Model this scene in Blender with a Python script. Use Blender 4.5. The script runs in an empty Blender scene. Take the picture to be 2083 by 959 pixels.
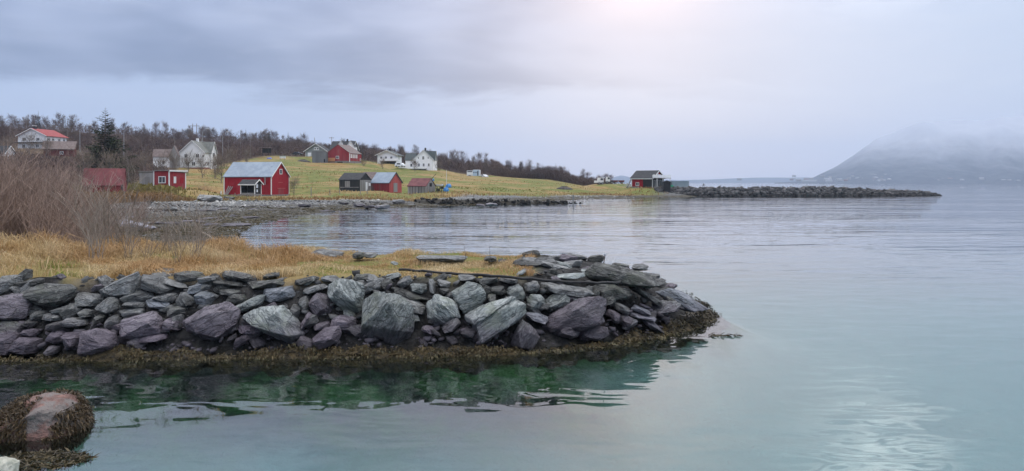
import bpy, bmesh, math, random
import numpy as np
from mathutils import Vector, Matrix, noise as mnoise

R = math.radians
F = 1570.0          # focal length in photo pixels
HZ = 372.0          # horizon row in the photo
CX = 1041.5
H = 3.6             # camera height above the water
sc = bpy.context.scene
col = sc.collection

# ------------------------------------------------------------------ camera
cam = bpy.data.cameras.new('camera')
cam.sensor_width = 36.0
cam.lens = 36.0 * F / 2083.0
cam.shift_y = -(479.5 - HZ) / 2083.0
cam.clip_start = 0.1
cam.clip_end = 60000
camo = bpy.data.objects.new('camera', cam)
camo.location = (0, 0, H)
camo.rotation_euler = (R(90), 0, 0)
col.objects.link(camo)
sc.camera = camo

# ------------------------------------------------------------------ world, sun, exposure
SUN_AZ, SUN_EL = R(9.4), R(17)
sun_dir = Vector((math.sin(SUN_AZ)*math.cos(SUN_EL), math.cos(SUN_AZ)*math.cos(SUN_EL), math.sin(SUN_EL)))
world = bpy.data.worlds.new('World')
sc.world = world
world.use_nodes = True

class NT:
    """small helper for building node trees"""
    def __init__(s, tree):
        s.t = tree
        tree.nodes.clear()
    def n(s, kind, **kw):
        nd = s.t.nodes.new(kind)
        for k, v in kw.items():
            setattr(nd, k, v)
        return nd
    def l(s, a, b):
        s.t.links.new(a, b)
    def setin(s, sock, v):
        if isinstance(v, bpy.types.NodeSocket):
            s.l(v, sock)
        elif isinstance(v, (tuple, list)) and len(v) == 3 and sock.type == 'RGBA':
            sock.default_value = (*v, 1)
        else:
            sock.default_value = v
    def m(s, op, a, b=0.0, c=None, clamp=False):
        nd = s.n('ShaderNodeMath', operation=op, use_clamp=clamp)
        s.setin(nd.inputs[0], a); s.setin(nd.inputs[1], b)
        if c is not None: s.setin(nd.inputs[2], c)
        return nd.outputs[0]
    def vm(s, op, a, b):
        nd = s.n('ShaderNodeVectorMath', operation=op)
        s.setin(nd.inputs[0], a); s.setin(nd.inputs[1], b)
        return nd.outputs['Value'] if op == 'DOT_PRODUCT' else nd.outputs[0]
    def ss(s, x, lo, hi, a=0.0, b=1.0):
        nd = s.n('ShaderNodeMapRange', interpolation_type='SMOOTHSTEP', clamp=True)
        s.setin(nd.inputs[0], x); s.setin(nd.inputs[1], lo); s.setin(nd.inputs[2], hi)
        s.setin(nd.inputs[3], a); s.setin(nd.inputs[4], b)
        return nd.outputs[0]
    def mix(s, f, a, b, blend='MIX'):
        nd = s.n('ShaderNodeMix', data_type='RGBA', blend_type=blend)
        s.setin(nd.inputs[0], f); s.setin(nd.inputs[6], a); s.setin(nd.inputs[7], b)
        return nd.outputs[2]
    def noise(s, vec, scale, detail=4, rough=0.55, dist=0.0):
        nd = s.n('ShaderNodeTexNoise')
        if vec is not None: s.l(vec, nd.inputs['Vector'])
        nd.inputs['Scale'].default_value = scale
        nd.inputs['Detail'].default_value = detail
        nd.inputs['Roughness'].default_value = rough
        nd.inputs['Distortion'].default_value = dist
        return nd.outputs['Fac']

def build_world():
    t = NT(world.node_tree)
    tc = t.n('ShaderNodeTexCoord')
    d = tc.outputs['Generated']
    sp = t.n('ShaderNodeSeparateXYZ'); t.l(d, sp.inputs[0])
    x, z = sp.outputs[0], sp.outputs[2]
    zc = t.m('MAXIMUM', z, 0.0)
    # stretched cloud noise, banks leaning down to the right
    mp = t.n('ShaderNodeMapping'); t.l(d, mp.inputs[0])
    mp.inputs['Rotation'].default_value = (0, R(10), 0)
    mp.inputs['Scale'].default_value = (1.7, 1.7, 8.0)
    nz = t.noise(mp.outputs[0], 2.3, 5, 0.5, 0.4)
    nf = t.noise(mp.outputs[0], 7.0, 5, 0.55, 0.6)
    mp2 = t.n('ShaderNodeMapping'); t.l(d, mp2.inputs[0])
    mp2.inputs['Location'].default_value = (3.1, 0.4, 1.7)
    mp2.inputs['Scale'].default_value = (1.6, 1.6, 5.0)
    nb = t.noise(mp2.outputs[0], 2.0, 3, 0.5, 0.2)
    # base: pale veil, bluer to the left, paler to the right
    lr = t.ss(x, -0.25, 0.45)
    base = t.mix(lr, (0.43, 0.55, 0.80), (0.58, 0.69, 0.89))
    # lilac murk low over the sea
    low = t.m('MULTIPLY', t.ss(z, 0.16, 0.0), 0.85)
    base = t.mix(low, base, (0.38, 0.46, 0.68))
    # grey cloud deck, lower edge ragged, thinning out to the right
    edge = t.m('ADD', 0.105, t.m('MULTIPLY', t.m('SUBTRACT', nz, 0.5), 0.09))
    edge = t.m('ADD', edge, t.m('MULTIPLY', t.m('SUBTRACT', nf, 0.5), 0.03))
    deck = t.ss(t.m('SUBTRACT', z, edge), -0.004, 0.022)
    deck = t.m('MULTIPLY', deck, t.ss(x, 0.42, -0.08, 0.10, 0.95))
    dk = t.mix(t.ss(nb, 0.36, 0.66), (0.15, 0.215, 0.385), (0.34, 0.415, 0.63))
    c = t.mix(deck, base, dk)
    # soft mottling everywhere
    c = t.mix(t.ss(nb, 0.3, 0.7, 0.0, 0.22), c, (0.62, 0.70, 0.88))
    c = t.mix(t.ss(nf, 0.45, 0.75, 0.0, 0.10), c, (0.70, 0.74, 0.84))
    # the sun behind thin cloud
    dn = t.vm('DOT_PRODUCT', d, tuple(sun_dir))
    dn = t.m('MAXIMUM', dn, 0.0)
    g1 = t.m('MULTIPLY', t.m('POWER', dn, 210.0), 0.85)
    g1 = t.m('MULTIPLY', g1, t.ss(nz, 0.25, 0.7, 0.65, 1.0))
    c = t.mix(g1, c, (1.02, 0.83, 0.88))
    g2 = t.m('MULTIPLY', t.m('POWER', dn, 22.0), 0.32)
    c = t.mix(g2, c, (0.72, 0.63, 0.74))
    # a torn, brighter break in the cloud to the right, higher than the frame shows; its mirror image lies on the water
    d2 = Vector((math.sin(R(26))*math.cos(R(19)), math.cos(R(26))*math.cos(R(19)), math.sin(R(19))))
    b2 = t.m('POWER', t.m('MAXIMUM', t.vm('DOT_PRODUCT', d, tuple(d2)), 0.0), 380.0)
    c = t.mix(t.m('MULTIPLY', b2, t.ss(nf, 0.42, 0.58)), c, (1.7, 1.8, 1.9))
    # overcast sky grows brighter towards the zenith
    up = t.ss(z, 0.12, 0.85, 1.0, 3.1)
    c = t.mix(t.ss(z, 0.30, 0.8, 0.0, 0.85), c, (0.66, 0.63, 0.62))      # cloud overhead is plain grey-white
    vm = t.n('ShaderNodeVectorMath', operation='SCALE'); t.l(c, vm.inputs[0]); t.l(up, vm.inputs['Scale'])
    vs = t.n('ShaderNodeVectorMath', operation='SCALE'); t.l(vm.outputs[0], vs.inputs[0]); vs.inputs['Scale'].default_value = 10.0
    sky = t.n('ShaderNodeTexSky', sky_type='NISHITA')
    sky.sun_disc = False; sky.sun_elevation = SUN_EL; sky.sun_rotation = SUN_AZ
    sky.dust_density = 2.0
    out = t.mix(0.93, sky.outputs[0], vs.outputs[0])
    bg = t.n('ShaderNodeBackground'); bg.inputs['Strength'].default_value = 0.1
    t.l(out, bg.inputs['Color'])
    o = t.n('ShaderNodeOutputWorld'); t.l(bg.outputs[0], o.inputs['Surface'])
build_world()

sun = bpy.data.lights.new('sun', 'SUN')
sun.energy = 0.6; sun.angle = R(150); sun.color = (1.0, 0.93, 0.88)
suno = bpy.data.objects.new('sun', sun); col.objects.link(suno)
suno.rotation_euler = (-sun_dir).to_track_quat('-Z', 'Y').to_euler()

sc.view_settings.view_transform = 'Standard'
sc.view_settings.look = 'None'
sc.view_settings.exposure = 0.06
sc.view_settings.gamma = 1.0
sc.view_settings.use_curve_mapping = False
cy = sc.cycles
cy.use_denoising = True
cy.max_bounces = 6; cy.diffuse_bounces = 2; cy.glossy_bounces = 2
cy.transmission_bounces = 2; cy.transparent_max_bounces = 10; cy.volume_bounces = 1
cy.caustics_reflective = False; cy.caustics_refractive = False
cy.sample_clamp_indirect = 4.0

# ------------------------------------------------------------------ helpers
def px2x(px, Y): return (px - CX) / F * Y
def z_at(py, Y): return H - (py - HZ) * Y / F
def pt(px, py, Y): return Vector((px2x(px, Y), Y, z_at(py, Y)))

def tag(o, label=None, cat=None, group=None, kind=None):
    if label: o['label'] = label
    if cat: o['category'] = cat
    if group: o['group'] = group
    if kind: o['kind'] = kind
    return o

def empty(name, loc, rz=0.0):
    o = bpy.data.objects.new(name, None)
    o.location = loc; o.rotation_euler = (0, 0, rz)
    o.empty_display_size = 0.3
    col.objects.link(o)
    return o

def link(name, me, parent=None, loc=None):
    o = bpy.data.objects.new(name, me)
    if parent is not None: o.parent = parent
    if loc is not None: o.location = loc
    col.objects.link(o)
    return o

def mesh_np(name, V, Fc, mat, smooth=False):
    """V (n,3), Fc (m,k) arrays"""
    V = np.asarray(V, dtype=np.float32); Fc = np.asarray(Fc, dtype=np.int32)
    me = bpy.data.meshes.new(name)
    k = Fc.shape[1]; m = Fc.shape[0]
    me.vertices.add(len(V)); me.vertices.foreach_set('co', V.ravel())
    me.loops.add(m * k); me.loops.foreach_set('vertex_index', Fc.ravel())
    me.polygons.add(m)
    me.polygons.foreach_set('loop_start', np.arange(0, m * k, k, dtype=np.int32))
    me.polygons.foreach_set('loop_total', np.full(m, k, dtype=np.int32))
    if smooth: me.polygons.foreach_set('use_smooth', np.ones(m, dtype=bool))
    me.update(calc_edges=True); me.validate()
    if mat: me.materials.append(mat)
    return me

def add_attr(me, name, vals):
    a = me.attributes.new(name, 'FLOAT', 'POINT')
    a.data.foreach_set('value', np.asarray(vals, dtype=np.float32))

def add_col(me, name, rgb):
    a = me.attributes.new(name, 'FLOAT_COLOR', 'POINT')
    c = np.ones((len(rgb), 4), dtype=np.float32); c[:, :3] = rgb
    a.data.foreach_set('color', c.ravel())

class MB:
    def __init__(s): s.v = []; s.f = []
    def poly(s, pts, idx):
        b = len(s.v); s.v += [tuple(p) for p in pts]; s.f += [tuple(b + i for i in f) for f in idx]; return s
    def box(s, x0, x1, y0, y1, z0, z1):
        return s.poly([(x0,y0,z0),(x1,y0,z0),(x1,y1,z0),(x0,y1,z0),(x0,y0,z1),(x1,y0,z1),(x1,y1,z1),(x0,y1,z1)],
               [(3,2,1,0),(4,5,6,7),(0,1,5,4),(1,2,6,5),(2,3,7,6),(3,0,4,7)])
    def prism(s, prof, axis, a0, a1):
        """extrude a 2D profile (list of (u,w)) along axis 'x' or 'y'; w is up"""
        n = len(prof)
        mk = (lambda a, u, w: (a, u, w)) if axis == 'x' else (lambda a, u, w: (u, a, w))
        P = [mk(a0, u, w) for u, w in prof] + [mk(a1, u, w) for u, w in prof]
        idx = [tuple(range(n))[::-1], tuple(range(n, 2 * n))] + [(i, (i+1) % n, n + (i+1) % n, n + i) for i in range(n)]
        return s.poly(P, idx)
    def tube(s, p, q, r1, r2, n=5, cap=True):
        p = Vector(p); q = Vector(q); d = q - p
        if d.length < 1e-6: return s
        d.normalize()
        a = d.orthogonal().normalized(); b = d.cross(a)
        P = []
        for c, r in ((p, r1), (q, r2)):
            for i in range(n):
                t = 2 * math.pi * i / n
                P.append(c + a * (r * math.cos(t)) + b * (r * math.sin(t)))
        idx = [(i, (i+1) % n, n + (i+1) % n, n + i) for i in range(n)]
        if cap: idx += [tuple(range(n))[::-1], tuple(range(n, 2*n))]
        return s.poly(P, idx)
    def disc(s, c, r, axis, t, n=14):
        """a wheel-like cylinder centred at c, thickness t along axis"""
        v = Vector((1,0,0) if axis == 'x' else (0,1,0))
        return s.tube(Vector(c) - v*t/2, Vector(c) + v*t/2, r, r, n)
    def mesh(s, name, mat, smooth=False):
        me = bpy.data.meshes.new(name); me.from_pydata(s.v, [], s.f)
        bm = bmesh.new(); bm.from_mesh(me); bmesh.ops.recalc_face_normals(bm, faces=bm.faces); bm.to_mesh(me); bm.free()
        if smooth:
            for p in me.polygons: p.use_smooth = True
        if mat: me.materials.append(mat)
        return me
    def build(s, name, mat, parent=None, smooth=False):
        return link(name, s.mesh(name, mat, smooth), parent)

def copy_tree(o, parent=None):
    c = o.copy(); col.objects.link(c); c.parent = parent
    for ch in o.children: copy_tree(ch, c)
    return c

# ------------------------------------------------------------------ materials
MATS = {}
def pmat(name, c1, c2=None, scale=3.0, rough=0.8, bump=0.0, stretch=(1,1,1), coords='Object', detail=5, spec=0.3, rnd=0.0,
         contrast=(0.35, 0.65), bscale=None, bdist=0.02, boards=None, c3=None, c3amt=(0.6, 0.75), metallic=0.0):
    if name in MATS: return MATS[name]
    m = bpy.data.materials.new(name); m.use_nodes = True
    t = NT(m.node_tree)
    tc = t.n('ShaderNodeTexCoord')
    mp = t.n('ShaderNodeMapping'); t.l(tc.outputs[coords], mp.inputs[0])
    mp.inputs['Scale'].default_value = stretch
    oi = t.n('ShaderNodeObjectInfo')
    vec = t.vm('ADD', mp.outputs[0], oi.outputs['Random']) if rnd else mp.outputs[0]
    nz = t.noise(vec, scale, detail, 0.6, 0.2)
    c = t.mix(t.ss(nz, *contrast), c1, c2 or c1)
    hgt = t.noise(vec, bscale or scale * 3, detail, 0.6) if bump else None
    if c3:
        n3 = t.noise(vec, scale * 0.45, 4, 0.65, 0.3)
        c = t.mix(t.ss(n3, *c3amt), c, c3)
    if boards:
        sp = t.n('ShaderNodeSeparateXYZ'); t.l(tc.outputs[coords], sp.inputs[0])
        q = t.m('ADD', sp.outputs[0], sp.outputs[1]) if boards[1] == 'v' else sp.outputs[2]
        q = t.m('DIVIDE', q, boards[0])
        fr = t.m('FRACT', q)
        fl = t.m('FLOOR', q)
        wn = t.n('ShaderNodeTexWhiteNoise', noise_dimensions='1D'); t.l(fl, wn.inputs['W'])
        c = t.mix(t.m('MULTIPLY', wn.outputs['Value'], boards[2]), c, tuple(v * 0.45 for v in c1))
        gap = t.ss(t.m('ABSOLUTE', t.m('SUBTRACT', fr, 0.5)), 0.5, 0.42)
        hgt = gap if hgt is None else t.m('ADD', t.m('MULTIPLY', hgt, 0.4), gap)
        bump = bump or 0.5
    if rnd:
        hv = t.n('ShaderNodeHueSaturation'); t.l(c, hv.inputs['Color'])
        t.l(t.m('ADD', t.m('MULTIPLY', oi.outputs['Random'], rnd), 1 - rnd / 2), hv.inputs['Value'])
        c = hv.outputs[0]
    b = t.n('ShaderNodeBsdfPrincipled')
    t.setin(b.inputs['Base Color'], c)
    b.inputs['Roughness'].default_value = rough
    b.inputs['Specular IOR Level'].default_value = spec
    b.inputs['Metallic'].default_value = metallic
    if hgt is not None:
        bp = t.n('ShaderNodeBump'); bp.inputs['Strength'].default_value = bump; bp.inputs['Distance'].default_value = bdist
        t.l(hgt, bp.inputs['Height']); t.l(bp.outputs[0], b.inputs['Normal'])
    o = t.n('ShaderNodeOutputMaterial'); t.l(b.outputs[0], o.inputs['Surface'])
    MATS[name] = m
    return m

def attr_mat(name, attr, rough=0.9, var=0.25, scale=2.0, spec=0.15, transl=0.0):
    m = bpy.data.materials.new(name); m.use_nodes = True
    t = NT(m.node_tree)
    at = t.n('ShaderNodeAttribute', attribute_name=attr)
    b = t.n('ShaderNodeBsdfPrincipled')
    t.l(at.outputs['Color'], b.inputs['Base Color'])
    b.inputs['Roughness'].default_value = rough
    b.inputs['Specular IOR Level'].default_value = spec
    o = t.n('ShaderNodeOutputMaterial')
    if transl:
        tr = t.n('ShaderNodeBsdfTranslucent'); t.l(at.outputs['Color'], tr.inputs['Color'])
        mx = t.n('ShaderNodeMixShader'); mx.inputs[0].default_value = transl
        t.l(b.outputs[0], mx.inputs[1]); t.l(tr.outputs[0], mx.inputs[2]); t.l(mx.outputs[0], o.inputs['Surface'])
    else:
        t.l(b.outputs[0], o.inputs['Surface'])
    return m
# ------------------------------------------------------------------ ground
rng = np.random.default_rng(7)
random.seed(11)

def vnoise(X, Y, scale, seed=0):
    """cheap smooth value noise on arrays"""
    x = X / scale; y = Y / scale
    xi = np.floor(x).astype(np.int64); yi = np.floor(y).astype(np.int64)
    fx = x - xi; fy = y - yi
    fx = fx * fx * (3 - 2 * fx); fy = fy * fy * (3 - 2 * fy)
    def h(a, b):
        n = (a * 374761393 + b * 668265263 + seed * 974634777) & 0x7fffffff
        n = ((n ^ (n >> 13)) * 1274126177) & 0x7fffffff
        return ((n ^ (n >> 16)) & 0xffff) / 65535.0
    return (h(xi, yi) * (1-fx) + h(xi+1, yi) * fx) * (1-fy) + (h(xi, yi+1) * (1-fx) + h(xi+1, yi+1) * fx) * fy

def sstep(x, a, b):
    t = np.clip((x - a) / (b - a), 0, 1); return t * t * (3 - 2 * t)

LAND = [(-700,15.2),(0,15.6),(300,15.75),(700,15.95),(1000,16.1),(1150,16.6),(1300,17.6),(1400,18.9),(1455,20.4),(1440,21.8),
        (1380,23.2),(1200,24.8),(1000,25.3),(800,25.5),(600,26.2),(500,28.5),(482,33),(474,42),(490,55),(520,66),(600,83),(700,101),
        (830,115),(900,119),(960,124),(1000,138),(1080,150),(1164,157),(1300,175),(1400,195),(1425,206),(1405,235),(1345,290),(1275,400),(1255,600),
        (1210,1100),(-2500,1100),(-2500,15)]
LP = np.array([((px - CX) / F * Y, Y) for px, Y in LAND])

def signed(X, Y):
    """distance to the shoreline, positive on land"""
    best = np.full(X.shape, 1e9); inside = np.zeros(X.shape, dtype=bool)
    n = len(LP)
    for i in range(n):
        ax, ay = LP[i]; bx, by = LP[(i+1) % n]
        dx, dy = bx - ax, by - ay
        t = np.clip(((X - ax) * dx + (Y - ay) * dy) / (dx*dx + dy*dy), 0, 1)
        best = np.minimum(best, np.hypot(X - ax - t*dx, Y - ay - t*dy))
        c = ((ay > Y) != (by > Y))
        with np.errstate(divide='ignore', invalid='ignore'):
            xi = (bx - ax) * (Y - ay) / (by - ay if by != ay else 1e-9) + ax
        inside ^= c & (X < xi)
    return np.where(inside, best, -best)

TY = np.array([60,100,130,160,200,250,300,350,420,500,700,1100], float)
TP = np.array([-900,0,250,400,550,700,850,970,1100,1250,1400], float)
TZ = np.array([
 [.8,1.6,3.2,5.2,8.5,14,19,25,34,40,45,45],
 [.5,1.6,3.2,5.2,8.8,14,19,25,33,39,44,44],
 [.3,1.1,2.0,3.2,6.0,9.2,14,20,29,35,40,40],
 [.3,.7,1.5,2.4,4.9,9,12.5,17.5,26,31,35,35],
 [.2,.4,.6,.9,3.6,7.9,12.6,16.4,23,27,30,30],
 [.1,.3,1.0,1.6,3.8,7.3,11.0,14,18,20,22,22],
 [.1,.3,.8,1.5,2.9,5.5,8.4,11,14.2,16,17,17],
 [.1,.3,.6,1.3,2.3,3.9,5.4,7,10,11,12,12],
 [.1,.3,.5,.9,1.5,2.7,4.1,5.4,7.0,7.5,8,8],
 [.1,.3,.4,.7,1.4,2.1,2.9,3.4,4.2,4.5,5,5],
 [.1,.3,.4,.6,1.9,1.5,1.2,1,1,1,1,1]])

# level building plots: px, base row, distance, radius
PADS = [(px, py, Y, r) for px, py, Y, r in [(515,398,163,10),(505,399,149,4),(212,399,115,6),(345,385,128,5),(300,381,130,3),(400,344,236,9),(330,341,243,6),(354,341,227,3),
 (85,304,262,12),(120,318,243,7),(10,332,218,6),(647,319,325,8),(660,331,303,6),(698,332,304,9),(700,325,336,8),(787,333,320,9),(860,347,301,9),(830,345,297,5),(722,389,174,6),
 (785,391,176,6),(750,389,186,4),(858,396,169,5),(1318,382,217,9),(1385,382.5,216,5),(962,360,331,6),(985,362,331,4),(815,340,292,3),(1222,376,290,4),(1240,374,295,6),(1262,374,297,5),(903,391,167,5)]]
PADS = [((px - CX)/F*Y, Y, H - (py - HZ)*Y/F - .12, r) for px, py, Y, r in PADS]
def ground_z(X, Y, fine=True):
    X = np.asarray(X, float); Y = np.asarray(Y, float)
    sd = signed(X, Y)
    px = CX + F * X / np.maximum(Y, 1)
    # bilinear table lookup
    ci = np.clip(np.searchsorted(TP, px) - 1, 0, len(TP) - 2); ri = np.clip(np.searchsorted(TY, Y) - 1, 0, len(TY) - 2)
    a = np.clip((px - TP[ci]) / (TP[ci+1] - TP[ci]), 0, 1); b = np.clip((Y - TY[ri]) / (TY[ri+1] - TY[ri]), 0, 1)
    a = a*a*(3-2*a)
    tab = (TZ[ci, ri]*(1-a) + TZ[ci+1, ri]*a)*(1-b) + (TZ[ci, ri+1]*(1-a) + TZ[ci+1, ri+1]*a)*b
    main = 0.028*sd*(1 - sstep(sd, 10, 45)) + tab*sstep(sd, 10, 45)
    main = np.where(sd > 0, np.maximum(main, 0.02*np.minimum(sd, 12)), main)
    hmax = np.interp(px, [1170, 1330, 1440], [1.42, .80, .15])*(1 + .10*(vnoise(X, Y, .8, 91) - .5))
    spit = np.minimum(1.05*np.maximum(sd - .42, -.1), hmax)
    w = sstep(Y, 34, 25)
    land = main*(1-w) + spit*w
    sea = np.maximum(0.30*sd - 0.02, -3.2)
    near = -1.7*np.tanh(.24*np.abs(sd)) - .05
    wn = sstep(Y, 26, 60)
    sea = near*(1-wn) + sea*wn
    z = np.where(sd > 0, land, sea)
    if fine:
        amp = np.clip(Y/200, 0.08, 1.0)
        z = z + np.where(sd > 0.3, 1, 0.5)*amp*((vnoise(X, Y, 9, 3) - .5)*0.5 + (vnoise(X, Y, 3, 5) - .5)*0.18)*sstep(np.abs(sd), 0, 3)
        z = z + (vnoise(X, Y, .9, 8) - .5)*0.07
    for ax, ay, az, r in PADS:
        d = np.hypot(X - ax, Y - ay)
        z = z + (az - z)*sstep(d, r*1.9, r*.8)
    return z

def gz(x, y): return float(ground_z(np.array([x]), np.array([y]))[0])

def grass_g(px, Y, sd):
    """metres above (+) or below (-) the edge of the grass"""
    X = (px - CX)/F*Y
    edge = vnoise(X, Y, 7, 21)*3.2 + vnoise(X, Y, 2, 22)*1.0 - 2.2
    a = Y - np.interp(px, [-100, 0, 200, 300, 400, 450, 560, 700], [66, 72, 92, 106, 112, 119, 126, 131])
    b = sd - np.interp(px, [700, 850, 1000, 1200, 1400], [24, 12, 20, 14, 8])
    w = sstep(px, 640, 760)
    return a*(1-w) + b*w - edge
def build_ground():
    us = np.concatenate([np.linspace(-1.6, -0.70, 30)[:-1], np.linspace(-0.70, 0.70, 520), np.linspace(0.70, 1.6, 30)[1:]])
    Ys = np.concatenate([np.geomspace(4.5, 30, 130)[:-1], np.geomspace(30, 240, 190)[:-1], np.geomspace(240, 1090, 60)])
    U, YY = np.meshgrid(us, Ys)
    X = U*YY
    Z = ground_z(X, YY)
    sd = signed(X, YY)
    nr, nc = U.shape
    V = np.stack([X.ravel(), YY.ravel(), Z.ravel()], 1)
    i = np.arange(nr*nc).reshape(nr, nc)
    Fc = np.stack([i[:-1,:-1].ravel(), i[:-1,1:].ravel(), i[1:,1:].ravel(), i[1:,:-1].ravel()], 1)
    me = mesh_np('ground', V, Fc, ground_mat(), smooth=True)
    px = CX + F*U
    # cover masks
    grass = sstep(grass_g(px, YY, sd), -1.5, 2.5)
    grass = np.where(YY < 34, sstep(sd + (vnoise(X, YY, .5, 92) - .5)*.5, 1.75, 2.0)*sstep(YY, 33, 27)*sstep(px, 1110, 1050), grass)
    bank = sstep(YY, 27, 25)*sstep(Z, -.2, .1)*(1 - grass)
    forest = sstep(YY, np.interp(px, [0, 150, 250, 330, 400, 450, 550, 700, 850, 970, 1100, 1250], [120, 122, 150, 205, 248, 262, 335, 345, 345, 352, 335, 325]) - 6,
                   np.interp(px, [0, 150, 250, 330, 400, 450, 550, 700, 850, 970, 1100, 1250], [120, 122, 150, 205, 248, 262, 335, 345, 345, 352, 335, 325]) + 6)
    weed = sstep(Z, 0.55, 0.25)*sstep(Z, -0.5, -0.05)
    add_attr(me, 'grass', grass.ravel()); add_attr(me, 'forest', forest.ravel()); add_attr(me, 'weed', weed.ravel()); add_attr(me, 'bank', bank.ravel())
    # clean sand washes up to the stones round the tip of the embankment
    add_attr(me, 'clean', (sstep(px + 90*(vnoise(X, YY, 1.6, 95) - .5) + (17.5 - YY)*14, 1130, 1420)*sstep(YY, 60, 30)).ravel())
    o = link('ground', me); o['kind'] = 'structure'
    return o

def ground_mat():
    m = bpy.data.materials.new('ground'); m.use_nodes = True
    t = NT(m.node_tree)
    g = t.n('ShaderNodeNewGeometry'); P = g.outputs['Position']
    sp = t.n('ShaderNodeSeparateXYZ'); t.l(P, sp.inputs[0])
    at = lambda n: t.n('ShaderNodeAttribute', attribute_name=n).outputs['Fac']
    n1 = t.noise(P, 0.055, 5, 0.6, 0.4)
    n2 = t.noise(P, 0.6, 6, 0.65)
    n3 = t.noise(P, 4.0, 6, 0.7)
    mp = t.n('ShaderNodeMapping'); t.l(P, mp.inputs[0]); mp.inputs['Scale'].default_value = (0.25, 1.0, 1.0)
    n4 = t.noise(mp.outputs[0], 0.16, 4, 0.6, 0.5)
    # grass
    straw = t.mix(t.ss(n2, .3, .7), (0.255, 0.18, 0.07), (0.35, 0.26, 0.115))
    straw = t.mix(t.ss(n4, .44, .60, 0, .75), straw, (0.27, 0.14, 0.045))
    green = t.mix(t.ss(n2, .3, .7), (0.11, 0.135, 0.03), (0.19, 0.20, 0.055))
    gr = t.mix(t.ss(t.m('ADD', t.m('MULTIPLY', n1, .6), t.m('MULTIPLY', n4, .4)), .43, .54), straw, green)
    gr = t.mix(t.ss(n3, .55, .75, 0, .45), gr, (0.16, 0.115, 0.04))
    # shingle, wet and weedy lower down
    sh = t.mix(t.ss(n3, .35, .65), (0.075, 0.08, 0.085), (0.23, 0.235, 0.23))
    sh = t.mix(t.ss(n2, .5, .7, 0, .7), sh, (0.30, 0.29, 0.26))
    wd = t.mix(t.ss(n3, .35, .65), (0.025, 0.022, 0.010), (0.085, 0.065, 0.028))
    sh = t.mix(t.m('MULTIPLY', at('weed'), t.ss(n2, .35, .55)), sh, wd)
    sh = t.mix(at('bank'), sh, t.mix(t.ss(n3, .4, .6), (0.018, 0.018, 0.018), (0.06, 0.058, 0.055)))  # embankment ground coloured dark to stand for the shade between stones
    # sea bed, pale green sand
    sand = t.mix(t.ss(n2, .3, .7), (0.37, 0.46, 0.45), (0.45, 0.53, 0.51))
    sand = t.mix(t.ss(n1, .45, .6, 0, .5), sand, (0.29, 0.39, 0.36))
    # drowned algae-green stones, darkened to paint the embankment's reflection, down to the sand
    alg = t.mix(t.ss(n2, .42, .62), (0.018, 0.024, 0.018), (0.075, 0.155, 0.06))
    dep = t.m('ADD', sp.outputs[2], t.m('MULTIPLY', t.m('SUBTRACT', n2, .5), .9))
    c = t.mix(t.ss(sp.outputs[2], -0.05, -0.25), sh, alg)
    c = t.mix(t.m('MAXIMUM', t.ss(dep, -0.60, -1.45), t.m('MULTIPLY', at('clean'), t.ss(dep, -0.05, -0.5))), c, sand)
    c = t.mix(at('grass'), c, gr)
    ff = t.mix(t.ss(n2, .3, .7), (0.075, 0.055, 0.042), (0.17, 0.12, 0.075))
    c = t.mix(at('forest'), c, ff)
    b = t.n('ShaderNodeBsdfPrincipled'); t.l(c, b.inputs['Base Color'])
    b.inputs['Roughness'].default_value = 0.9; b.inputs['Specular IOR Level'].default_value = 0.2
    bp = t.n('ShaderNodeBump'); bp.inputs['Strength'].default_value = 0.7; bp.inputs['Distance'].default_value = 0.25
    t.l(t.m('ADD', n2, n3), bp.inputs['Height']); t.l(bp.outputs[0], b.inputs['Normal'])
    o = t.n('ShaderNodeOutputMaterial'); t.l(b.outputs[0], o.inputs['Surface'])
    return m
ground = build_ground()

# far sea bed under everything
sb = MB().poly([(-8000,-200,-4.6),(8000,-200,-4.6),(8000,8500,-4.6),(-8000,8500,-4.6)], [(0,1,2,3)]).build(
    'seabed', pmat('seabed', (0.10,0.16,0.17), (0.14,0.2,0.2), 0.01, 0.95))
sb['kind'] = 'structure'

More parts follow.
